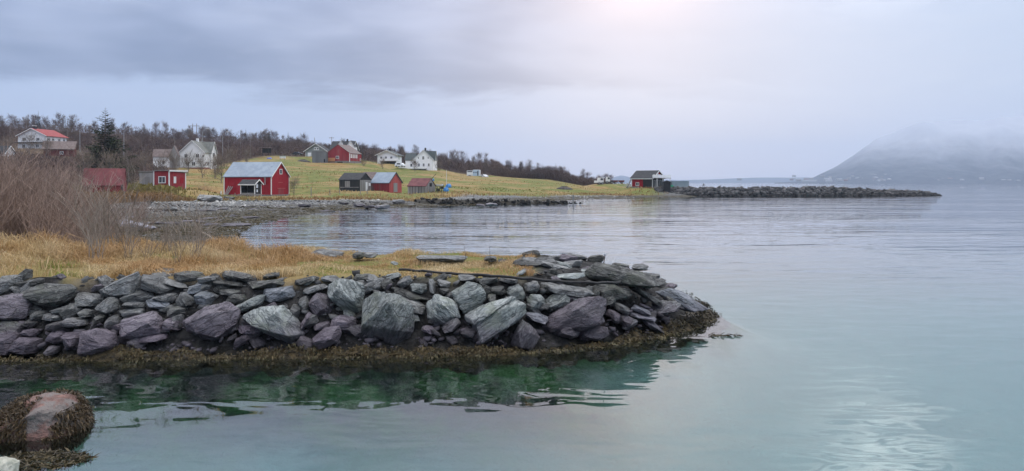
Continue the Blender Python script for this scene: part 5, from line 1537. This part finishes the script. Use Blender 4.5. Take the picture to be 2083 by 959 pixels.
for x in np.linspace(-h.L - 5.0, -2.6, 6): MB().box(x - .08, x + .08, -2.5, -2.34, -1.2, .548).build('deck_post', M['iron'], h.o)
MB().tube((-h.L*.92, -.35, 3.2), (-h.L*.92, -.30, 3.2), .42, .42, 12).build('satellite_dish', M['iron'], h.o)

# boat sheds on the strand
h = House('tarred_shed', 'black tarred plank shed with grey gable at the strand', 'shed', 732, 170, 20, 690, 754, 389, 366, 353, 'x', 'greyd', 'roof_dark', .15)
h.slab('A', h.L*.28, h.L*.52, .9, 2.2, .004, .03, 'bare_boards', M['silver']); h.slab('A', h.L*.05, h.L*.95, .75, .88, .032, .06, 'rail', M['silver'])
h.slab('B', .02, h.W - .02, -.2, h.H - .05, .004, .05, 'gable_boards', M['silver']); h.slab('B', h.W*.50, h.W*.68, .0, 1.95, .052, .09, 'door', M['trim']); h.slab('B', h.W*.80, h.W*.97, 1.1, 1.75, .052, .08, 'window', M['white'])
h = House('brown_roofed_shed', 'brown-roofed shed showing between the tarred shed and the blue roof', 'shed', 758, 184, 20, 733, 772, 388, 365, 351.5, 'x', 'silver', 'roof_brown', .12)
h = House('blue_roofed_shed', 'faded red shed with pale blue metal roof at the strand', 'shed', 791.6, 172, 28, 755, 817, 391, 371.5, 352, 'x', 'red_mix', 'roof_blue', .2)
h.slab('B', .02, h.W - .02, -.2, h.H - .02, .004, .03, 'gable_boards', M['red_pale'])
k_ = (h.Rg - h.H)/(h.W/2); MB().poly([(.004, .02, h.H), (.004, h.W - .02, h.H), (.004, h.W/2, h.Rg - .03), (.03, .02, h.H), (.03, h.W - .02, h.H), (.03, h.W/2, h.Rg - .03)], [(0,1,2),(3,4,5),(0,1,4,3),(1,2,5,4),(2,0,3,5)]).build('gable_peak', M['red_pale'], h.o)
h.slab('B', h.W*.33, h.W*.64, .0, 2.0, .032, .08, 'door', M['grey'])
House.barge(h.g, 0, h.W, -.2, h.H, h.Rg, .2, M['iron'], h.o, .22)
h = House('grey_boat_shed', 'small silver-grey plank shed with a dull red roof', 'shed', 866.6, 165, 22, 829.4, 885.5, 396, 379, 364, 'x', 'silver', 'roof_maroon', .12)
h.slab('B', h.W*.38, h.W*.62, h.H - .1, h.H + .65, .004, .05, 'hatch', M['dark']); h.slab('B', h.W*.34, h.W*.68, -.1, 1.5, .004, .05, 'door', M['grey'])
for q in np.linspace(.12, .9, 6): h.slab('A', h.L*q - .05, h.L*q + .05, -.3, h.H - .03, .004, .035, 'batten', M['greyd'])

# red and black boathouse on the point
h = House('point_boathouse', 'dark red boathouse with black roof and white balcony on the point', 'boathouse', 1327.4, 212, 42, 1285, 1350, 382, 362, 348, 'x', 'red', 'roof_dark', .4, 'trim')
h.slab('A', h.L*.55, h.L - .13, 0, h.H - .02, .004, .06, 'black_boarding', M['black']); h.win('A', .28, .45, 1.1, 1.0)
h.slab('A', 0, h.L*.42, -.4, .25, .5, .56, 'low_fence', M['plank'])
h.slab('A', -.3, h.L + .3, h.H - .38, h.H - .2, .42, .48, 'fascia', M['trim'])
h.slab('B', .02, h.W - .02, 0, h.H - .02, .004, .05, 'gable_front', M['black'])
for t in (.16, .34, .52, .70): h.win('B', t, .2, .75, 1.9, bars=0)
h.slab('B', h.W*.08, h.W*.92, h.H + .004, h.H + .95, .004, .05, 'upper_front', M['trim']); h.win('B', .42, h.H + .15, .9, 1.1); 
h.slab('B', -.2, h.W + 1.3, h.H - .15, h.H - .02, .06, 1.6, 'balcony_floor', M['plank']); h.slab('B', -.2, h.W + 1.3, h.H - .018, h.H + .75, 1.54, 1.6, 'balcony_rail', M['white'])
h.slab('A', h.L + .06, h.L + 1.6, h.H - .018, h.H + .75, .12, .18, 'balcony_rail', M['white'])
for q in (-.1, h.W*.5, h.W + 1.2): h.slab('B', q - .06, q + .06, -.5, h.H - .152, 1.42, 1.54, 'balcony_post', M['trim'])
o = empty('outside_stair', pt(1281, 383, 214)); tag(o, 'steep grey outside stair against the end of the boathouse', 'stair')
for s in (0, .9): MB().poly([(-.9, s, -.3), (-.7, s, -.3), (.5, s, 2.4), (.3, s, 2.4), (-.9, s + .06, -.3), (-.7, s + .06, -.3), (.5, s + .06, 2.4), (.3, s + .06, 2.4)], [(0,1,2,3),(4,5,6,7),(0,1,5,4),(1,2,6,5),(2,3,7,6),(3,0,4,7)]).build('stringer', M['plank'], o)
for i in range(8): MB().box(-.85 + i*.155, -.6 + i*.155, .061, .899, -.05 + i*.3, i*.3).build('step', M['plank'], o)
h = House('black_store', 'low black store tucked under the boathouse balcony', 'shed', 1362, 214, 10, 1348, 1364, 383, 371, 368.5, 'y', 'black', 'roof_dark', .1)
o = empty('shipping_container', pt(1367.5, 382.8, 213)); tag(o, 'blue-grey steel container at the root of the breakwater', 'container')
MB().box(0, 4.55, 0, 2.4, 0, 1.82).build('body', M['box'], o)
for x in (0, 4.55): MB().box(x - .06, x + .06, -.05, .05, -.1, 1.9).build('corner_post', M['box'], o)
MB().box(-.05, 4.6, -.05, 2.45, 1.822, 1.9).build('roof', M['box'], o); MB().box(.06, 4.49, -.03, -.004, 0, .12).build('bottom_rail', M['iron'], o)

# ------------------------------------------------------------------ village under the mountain
rd = random.Random(12)
vil = []
for a, b, n in ((1605, 1680, 8), (1680, 1760, 12), (1755, 1870, 20), (1900, 1960, 6), (1985, 2083, 9)):
    for i in range(n): vil.append((rd.uniform(a, b), rd.uniform(359, 370), rd.uniform(4, 11)))
vil += [(1623, 367, 9), (1648, 370, 30), (1775, 358, 19), (1805, 358, 10), (1780, 364, 14), (1855, 359, 9), (1505, 366, 8)]
vm_ = [MB().poly([(-.5,0,-.4),(.5,0,-.4),(.5,0,.6),(-.5,0,.6),(-.5,.6,-.4),(.5,.6,-.4),(.5,.6,.6),(-.5,.6,.6),(-.5,.3,.95),(.5,.3,.95)],
      [(0,1,2,3),(5,4,7,6),(4,0,3,8,7),(1,5,6,9,2),(3,2,9,8),(6,7,8,9)]).mesh('village_house', pmat('village_%d' % i, c, None, 1, .8)) for i, c in enumerate(((.34,.35,.37), (.25,.25,.26), (.2,.14,.14), (.45,.45,.47)))]
for px, py, w in vil:
    Y = 3360 + (370 - py)*18; x = px2x(px, Y); s = w*Y/F
    o = link('village_house', vm_[rd.choice((0, 0, 1, 2, 3))]); o.location = (x, Y, z_at(py, Y)); o.scale = (s, 14, min(9, s*.3 + 2)); o.rotation_euler = (0, 0, rd.uniform(-.3, .3))
    tag(o, 'tiny pale building of the village under the misty mountain', 'building', 'village on the far shore')
# ------------------------------------------------------------------ vehicles
def wheels(o, xs, y0, y1, r, w=.22):
    for x in xs:
        for y in (y0, y1):
            t = MB().disc((x, y, r), r, 'y', w, 14).build('wheel', M['rubber'], o)
            MB().disc((x, y - .02 if y == y0 else y + .02, r), r*.55, 'y', w, 10).build('rim', M['galv'], t)
def car(name, label, px, py, Y, ln, rz, paint, hh=1.45, van=False):
    o = empty(name, pt(px, py, Y), rz); tag(o, label, 'car')
    a, w = ln/2, 1.75
    side = [(-a, .35), (a, .35), (a, .75), (a*.86, .88), (a*.48, .95), (a*.12, hh), (-a*.62, hh), (-a*.95, .98), (-a, .8)] if not van else [(-a, .35), (a, .35), (a, .85), (a*.72, 1.05), (a*.38, hh), (-a*.9, hh), (-a, hh*.6)]
    pts = [(x, -w/2 + (.12 if z > 1 else 0), z) for x, z in side] + [(x, w/2 - (.12 if z > 1 else 0), z) for x, z in side]; n = len(side)
    MB().poly(pts, [tuple(range(n)), tuple(range(n, 2*n))] + [(i, (i+1) % n, n + (i+1) % n, n + i) for i in range(n)]).build('body', paint, o)
    for s in (-1, 1):
        y = s*(w/2 - .05)
        MB().poly([(-a*.58, y, 1.0), (a*.30, y, 1.0), (a*.10, y - s*.02, hh - .1), (-a*.52, y - s*.02, hh - .1), (-a*.58, y + s*.06, 1.0), (a*.30, y + s*.06, 1.0), (a*.10, y, hh - .1), (-a*.52, y, hh - .1)],
                  [(0,1,2,3),(4,5,6,7),(0,1,5,4),(1,2,6,5),(2,3,7,6),(3,0,4,7)]).build('side_window', M['glass'], o)
    MB().box(a*.30 - .02, a*.30 + .06, -.62, .62, 1.0, hh - .16).build('windscreen', M['glass'], o)
    for s in (-1, 1): MB().box(a - .06, a + .02, s*.6 - .14, s*.6 + .14, .62, .78).build('headlight', M['trim'], o)
    wheels(o, (-a*.62, a*.62), -w/2 + .1, w/2 - .1, .33)
    return o
car('parked_car', 'white car parked on the track next to the camper', 985.5, 362, 330, 3.6, R(-58), M['carwhite'])
car('parked_car', 'pale car parked at the end of the farmhouse deck', 814.5, 340.5, 291, 3.9, R(-25), M['carwhite'], 1.6, True)
car('parked_car', 'dark car parked left of the grey garage', 606, 316.5, 326, 4.1, R(-10), M['cardark'])

def camper():
    Y = 330; o = empty('camper', pt(949.5, 360.5, Y), R(-6)); tag(o, 'white and pale blue camper trailer standing in the meadow', 'camper')
    MB().box(0, 2.65, 0, 2.2, .55, 2.75).build('body', M['carwhite'], o)
    MB().box(2.655, 5.4, -.05, 2.25, .45, 2.95).build('front_cabin', pmat('pale_blue_paint', (0.42,0.55,0.68), (0.5,0.62,0.74), 1, .45), o)
    MB().box(2.75, 5.5, -.02, 2.22, 2.952, 3.12).build('roof', M['carwhite'], o); MB().box(5.42, 5.65, .0, 2.2, .6, 2.95).build('nose', M['carwhite'], o)
    MB().box(.25, 2.4, -.03, -.004, 2.1, 2.5).build('window', M['glass'], o)
    for x in (3.1, 4.0): MB().box(x - .22, x + .22, -.09, -.054, 1.7, 2.2).build('window', M['glass'], o)
    MB().box(4.55, 5.0, -.09, -.054, .6, 2.6).build('door', M['cardark'], o); MB().box(.1, 2.6, -.02, -.004, .75, .9).build('trim_strip', M['galv'], o)
    wheels(o, (1.15,), .1, 2.1, .42)
camper()
def lorry(name, label, px, py, Y, rz, ln, cabw, bed):
    o = empty(name, pt(px, py, Y), rz); tag(o, label, 'truck')
    MB().box(0, ln, .25, .55, .62, .85).build('chassis', M['iron'], o); MB().box(0, ln, 1.45, 1.75, .62, .85).build('chassis', M['iron'], o)
    cab = MB().poly([(0, 0, .85), (cabw, 0, .85), (cabw, 0, 2.7), (.25, 0, 2.7), (0, 0, 1.8), (0, 2, .85), (cabw, 2, .85), (cabw, 2, 2.7), (.25, 2, 2.7), (0, 2, 1.8)],
        [(0,1,2,3,4),(5,6,7,8,9)] + [(i, (i+1) % 5, 5 + (i+1) % 5, 5 + i) for i in range(5)]).build('cab', M['trim'], o)
    MB().box(cabw*.45, cabw*.92, -.03, -.004, 1.75, 2.45).build('window', M['glass'], cab)
    if bed: MB().box(cabw + .1, ln, 0, 2, .86, bed).build('bed', M['iron'], o)
    else: MB().box(-1.2, -.004, .2, 1.8, .8, 1.6).build('bonnet', M['trim'], o)
    wheels(o, (.5, ln - .6), .1, 1.9, .5, .3)
lorry('old_truck', 'old pale truck with its bonnet forward parked by the wood', 1216.5, 376.5, 288, R(4), 2.3, 2.1, 0)
lorry('old_truck', 'second pale truck standing behind, nearer the boathouse', 1232.5, 374.3, 296, R(-4), 2.9, 1.6, 1.2)
def trailer(label, px, py, Y, ln):
    o = empty('tipping_trailer', pt(px, py, Y)); tag(o, label, 'trailer', 'trailers beside the trucks')
    MB().poly([(0,0,.6),(ln,0,.6),(ln+.2,-.1,1.35),(-.2,-.1,1.35),(0,2,.6),(ln,2,.6),(ln+.2,2.1,1.35),(-.2,2.1,1.35)], [(0,1,2,3),(4,5,6,7),(0,1,5,4),(1,2,6,5),(3,0,4,7)]).build('tub', M['rust'], o)
    MB().box(-.9, 0, .95, 1.05, .5, .6).build('drawbar', M['iron'], o); wheels(o, (ln*.55,), .1, 1.9, .42, .25)
trailer('dark red tipping trailer next to the second truck', 1245.5, 374.3, 298, 2.1); trailer('rust-red trailer farthest to the right of the parked trucks', 1260, 374.3, 300, 1.8)

# ------------------------------------------------------------------ gear by the grey shed
def gear():
    Y = 166
    o = empty('rowing_boat', pt(894.5, 379.5, Y), R(8)); tag(o, 'small white boat lying on trestles behind the grey shed', 'boat')
    n = 9; V = []; 
    for i in range(n):
        t = -1 + 2*i/(n-1); w = .55*(1 - max(0, t)**2.2*.95)*(1 if t > -.9 else .8); z = .12*t*t
        V += [(t*.75, -w, .42 + z), (t*.75, -w*.75, .1 + z), (t*.75, 0, 0 + z), (t*.75, w*.75, .1 + z), (t*.75, w, .42 + z)]
    Fc = [(i*5+j, i*5+j+1, (i+1)*5+j+1, (i+1)*5+j) for i in range(n-1) for j in range(4)] + [(0,1,2,3,4)]
    MB().poly(V, Fc).build('hull', M['trim'], o)
    for x in (-.45, .4): MB().box(x - .05, x + .05, -.6, .6, -1.4, -.02).build('trestle', M['iron'], o)
    st = empty('gear_rack', pt(887, 392, Y + 1.2)); tag(st, 'dark rack of planks and nets behind the grey shed', 'rack')
    for x in (0, .8, 1.6): MB().box(x - .06, x + .06, 0, .12, -.2, 1.7).build('post', M['greyd'], st)
    for z in (.3, .8, 1.35): MB().box(-.1, 1.7, -.05, .9, z, z + .1).build('shelf', M['greyd'], st)
    MB().box(.1, .7, .1, .8, .402, .72).build('crate', M['iron'], st); MB().box(.9, 1.5, .1, .8, .902, 1.25).build('crate', M['black'], st)
    # tarpaulins
    def lump(px, py, w, hgt, seed, label, Yo):
        r = random.Random(seed); bm = bmesh.new(); bmesh.ops.create_icosphere(bm, subdivisions=3, radius=1)
        for v in bm.verts:
            q = mnoise.noise(v.co*1.7 + Vector((seed, 0, 0))); v.co *= 1 + q*.35; v.co.x *= w/2; v.co.y *= w*.4; v.co.z = max(v.co.z, -.55)*hgt*.62
        me = bpy.data.meshes.new('tarp'); bm.to_mesh(me); bm.free(); me.materials.append(M['blue'])
        for p in me.polygons: p.use_smooth = True
        o = link('blue_tarpaulin', me); o.location = pt(px, py, Yo); tag(o, label, 'tarpaulin')
    lump(912, 379.5, 1.35, .85, 3, 'bright blue tarpaulin bundle on top of the gear pile', 165.5); lump(907.5, 387, 1.1, 1.0, 5, 'darker blue tarpaulin slumped at the foot of the pile', 165); lump(881.5, 367, .4, .6, 8, 'small blue bundle above the roof edge of the grey shed', 171)
    tag(MB().tube(pt(908.3, 392, 167), pt(908.3, 346, 167), .055, .035, 6).build('mast', M['trim']), 'tall thin white pole beside the blue tarpaulins', 'pole')
    tag(MB().tube(pt(873, 370, 167.5), pt(887, 354, 168), .07, .05, 5).build('leaning_spar', M['greyd']), 'dark spar leaning over the ridge of the grey shed', 'spar')
gear()
bm = bmesh.new(); bmesh.ops.create_icosphere(bm, subdivisions=3, radius=1)
for v in bm.verts:
    v.co *= 1 + mnoise.noise(v.co*2.2)*.4; v.co.x *= .75; v.co.y *= .6; v.co.z = max(v.co.z, -.5)*.55
me = bpy.data.meshes.new('net_pile'); bm.to_mesh(me); bm.free(); me.materials.append(M['green'])
o = link('net_pile', me); o.location = pt(1366, 381, 212); tag(o, 'heap of green fishing net beside the steel container', 'net')
o = empty('pier_winch', pt(1431, 382.5, 209)); tag(o, 'small dark three-legged hoist on the breakwater', 'hoist')
for a in (.2, 2.3, 4.4): MB().tube((math.cos(a)*.6, math.sin(a)*.6, -.3), (0, 0, 1.15), .06, .05, 5).build('leg', M['iron'], o)
MB().tube((-.1, 0, 1.1), (.65, 0, .7), .05, .04, 5).build('arm', M['iron'], o)

# ------------------------------------------------------------------ posts, poles and wires
for k, (px, y0, y1, Y, mat, w, lab) in enumerate([(352, 388, 406, 128, 'trim', .07, 'first of two white posts close together below the red cabin'), (358.5, 388, 406, 128, 'trim', .07, 'second of the paired white posts below the red cabin'),
    (391, 391, 404, 134, 'trim', .06, 'white fence post a little right of the paired posts'), (417, 390, 404, 136, 'trim', .07, 'white fence post before the dark heap of brush'),
    (437, 391, 404, 137, 'trim', .06, 'white fence post right of the brush heap'), (449.5, 389, 405, 136, 'trim', .08, 'thick white fence post nearest the red barn'),
    (478, 393, 404, 138, 'plank', .05, 'short grey fence post beside the shelter'), (633, 382, 400, 142, 'plank', .06, 'grey fence post in the meadow right of the barn'),
    (671, 385, 398, 146, 'plank', .05, 'grey fence post between the barn and the tarred shed'), (691, 384, 396, 152, 'plank', .06, 'grey fence post at the corner of the tarred shed'),
    (733, 388, 398, 150, 'plank', .06, 'grey fence post before the tarred shed gable'), (747, 386, 400, 150, 'plank', .06, 'taller grey fence post before the blue-roofed shed'),
    (375, 390, 402, 138, 'plank', .04, 'thin grey fence post behind the white ones')]):
    x = px2x(px, Y); zt = z_at(y0, Y); tag(MB().box(x - w, x + w, Y - w, Y + w, min(gz(x, Y), z_at(y1, Y)) - .3, zt).build('fence_post', M[mat]), lab, 'post', 'fence posts along the strand')
mb = MB(); a = pt(1166, 420, 125.6); mb.box(a.x - .11, a.x + .11, a.y - .11, a.y + .11, -.8, z_at(397, 125.6))
tag(mb.build('mooring_post', M['grey']), 'single weathered post standing in the water off the stone jetty', 'post')
def pole(px, ytop, Y, label, arm=None, cross=False, base=None, r=.11, name=None, cat=None):
    x = px2x(px, Y); zb = gz(x, Y) if base is None else z_at(base, Y)
    o = empty(name or ('street_lamp' if arm else 'utility_pole'), (x, Y, zb)); tag(o, label, cat or ('street lamp' if arm else 'pole'))
    hgt = z_at(ytop, Y) - zb
    MB().tube((0, 0, -.5), (0, 0, hgt), r*1.2, r*.8, 7).build('pole', M['galv'] if arm else M['pole'], o)
    if arm:
        dx = (arm[0] - px)*Y/F; dz = (ytop - arm[1])*Y/F
        MB().tube((0, 0, hgt - .05), (dx*.6, 0, hgt + dz*.8), .07, .06, 6).tube((dx*.6, 0, hgt + dz*.8), (dx, 0, hgt + dz), .06, .06, 6).build('arm', M['galv'], o)
        MB().box(dx - .1, dx + .75*math.copysign(1, dx), -.16, .16, hgt + dz - .05, hgt + dz + .13).build('lamp_head', M['trim'], o)
    if cross: MB().box(-1.1, 1.1, -.08, .08, hgt - .5, hgt - .32).build('crossarm', M['pole'], o)
    return Vector((x, Y, zb + hgt))
p1 = pole(20, 253, 300, 'wooden utility pole left of the red-roofed house'); p2 = pole(110, 254, 300, 'utility pole with crossarm behind the red roof', cross=True)
p3 = pole(137.5, 243, 300, 'tall wooden pole right of the red roof')
pole(162.5, 264, 262, 'street lamp with long arm left of the spruce', arm=(182, 255)); pole(252, 268, 262, 'street lamp with curved arm right of the spruce', arm=(264, 260.5))
p4 = pole(355, 279, 262, 'utility pole above the narrow grey shed'); pole(412, 268, 270, 'street lamp above the roof of the white gabled house', arm=(420, 262.5)); pole(453, 275, 280, 'street lamp on the slope right of the white gabled house', arm=(461, 269))
pole(464.5, 278, 290, 'short wooden pole on the wooded slope'); p5 = pole(489, 266, 310, 'tall pale pole among the ridge trees'); pole(509.5, 280, 310, 'pale pole left of the carport'); p6 = pole(674.5, 279, 335, 'utility pole with crossarm behind the grey garage', cross=True); pole(640, 280, 335, 'thin pole behind the grey garage roof')
def wire(a, b, label, sag):
    mb = MB(); n = 14; P = [a.lerp(b, i/n) - Vector((0, 0, sag*4*(i/n)*(1 - i/n))) for i in range(n+1)]
    for u, v in zip(P[:-1], P[1:]): mb.tube(u, v, .03, .03, 3, False)
    tag(mb.build('power_line', M['iron']), label, 'wire')
wire(p1, p3, 'power line strung above the red roof', 1.2); wire(p3, p4, 'power line running past the spruce', 2.0); wire(p4, p5, 'power line over the white gabled house', 2.0)
o = empty('power_pylon', (px2x(396, 440), 440, gz(px2x(396, 440), 440))); tag(o, 'H-shaped wooden power pylon on the skyline', 'pylon')
hz_ = z_at(252, 440) - o.location.z
for x in (-1.15, 1.15): MB().tube((x, 0, -.5), (x, 0, hz_), .2, .16, 7).build('pole', M['pole'], o)
MB().box(-2.6, 2.6, -.12, .12, hz_ - 1.4, hz_ - 1.15).build('crossarm', M['pole'], o)
# carport and odds and ends on the hill
o = empty('carport', pt(529, 311, 318), R(-5)); tag(o, 'open dark carport at the edge of the wood', 'carport')
for x in (0, 3.6):
    for y in (0, 2.5): MB().box(x - .08, x + .08, y - .08, y + .08, -1, 2.0).build('post', M['greyd'], o)
MB().box(-.3, 3.9, -.3, 2.8, 2.004, 2.2).build('roof', M['roof_brown'], o); MB().box(.1, 3.5, 2.44, 2.52, 0, 1.9).build('back_wall', M['greyd'], o)
o = empty('beehive_stand', pt(569, 325, 285)); tag(o, 'small white crate hut on legs in the upper meadow', 'hutch')
MB().box(0, 1.9, 0, 1.2, .5, 1.3).build('body', M['trim'], o); MB().box(-.15, 2.05, -.15, 1.35, 1.302, 1.42).build('lid', M['galv'], o)
for x in (.1, 1.8): MB().box(x - .07, x + .07, .05, .2, -.3, .5).build('leg', M['plank'], o)
bm = bmesh.new(); bmesh.ops.create_icosphere(bm, subdivisions=2, radius=1)
for v in bm.verts: v.co *= 1 + mnoise.noise(v.co*2)*.3; v.co.x *= 1.0; v.co.y *= .6; v.co.z = max(v.co.z, -.3)*.4
me = bpy.data.meshes.new('tarp'); bm.to_mesh(me); bm.free(); me.materials.append(pmat('violet_tarp', (0.13,0.16,0.55), (0.2,0.25,0.65), 2, .5))
o = link('blue_cover', me); o.location = pt(548, 323, 290); tag(o, 'violet-blue plastic cover lying in the upper meadow', 'tarpaulin')
for k, (px, py, Y, w, lab) in enumerate([(617, 326, 300, 6.5, 'dark gravel heap left of the slate lean-to'), (1148, 388, 215, 5.5, 'dark heap of earth at the edge of the meadow'), (1253, 381, 245, 3.4, 'low brown earth heap before the trailers'), (1272, 381, 235, 2.2, 'small dark heap beside the boathouse stair')]):
    n = 16; V = [(0, 0, w*.16)]; Fc = []
    rr = random.Random(k)
    for j in range(1, 5):
        for i in range(n):
            a = 2*math.pi*i/n; q = j/4*rr.uniform(.85, 1.1); V.append((math.cos(a)*q*w/2, math.sin(a)*q*w*.3, w*.16*(1 - q)**.8*rr.uniform(.7, 1.3) if j < 4 else -.3))
    for i in range(n): Fc.append((0, 1 + i, 1 + (i+1) % n))
    for j in range(3):
        for i in range(n): Fc.append((1 + j*n + i, 1 + (j+1)*n + i, 1 + (j+1)*n + (i+1) % n, 1 + j*n + (i+1) % n))
    x = px2x(px, Y); o = MB().poly(V, Fc).build('earth_heap', pmat('dark_earth', (0.05,0.045,0.04), (0.12,0.11,0.10), 1.5, .95, .8)); o.location = (x, Y, gz(x, Y)); tag(o, lab, 'heap')
o = link('brush_heap', SH[2]); Y = 140; o.location = (px2x(418, Y), Y, gz(px2x(418, Y), Y)); o.scale = (.9, .9, .42); o.rotation_euler = (0, 0, 2); tag(o, 'dark tangle of brush behind the white fence posts', 'brush')
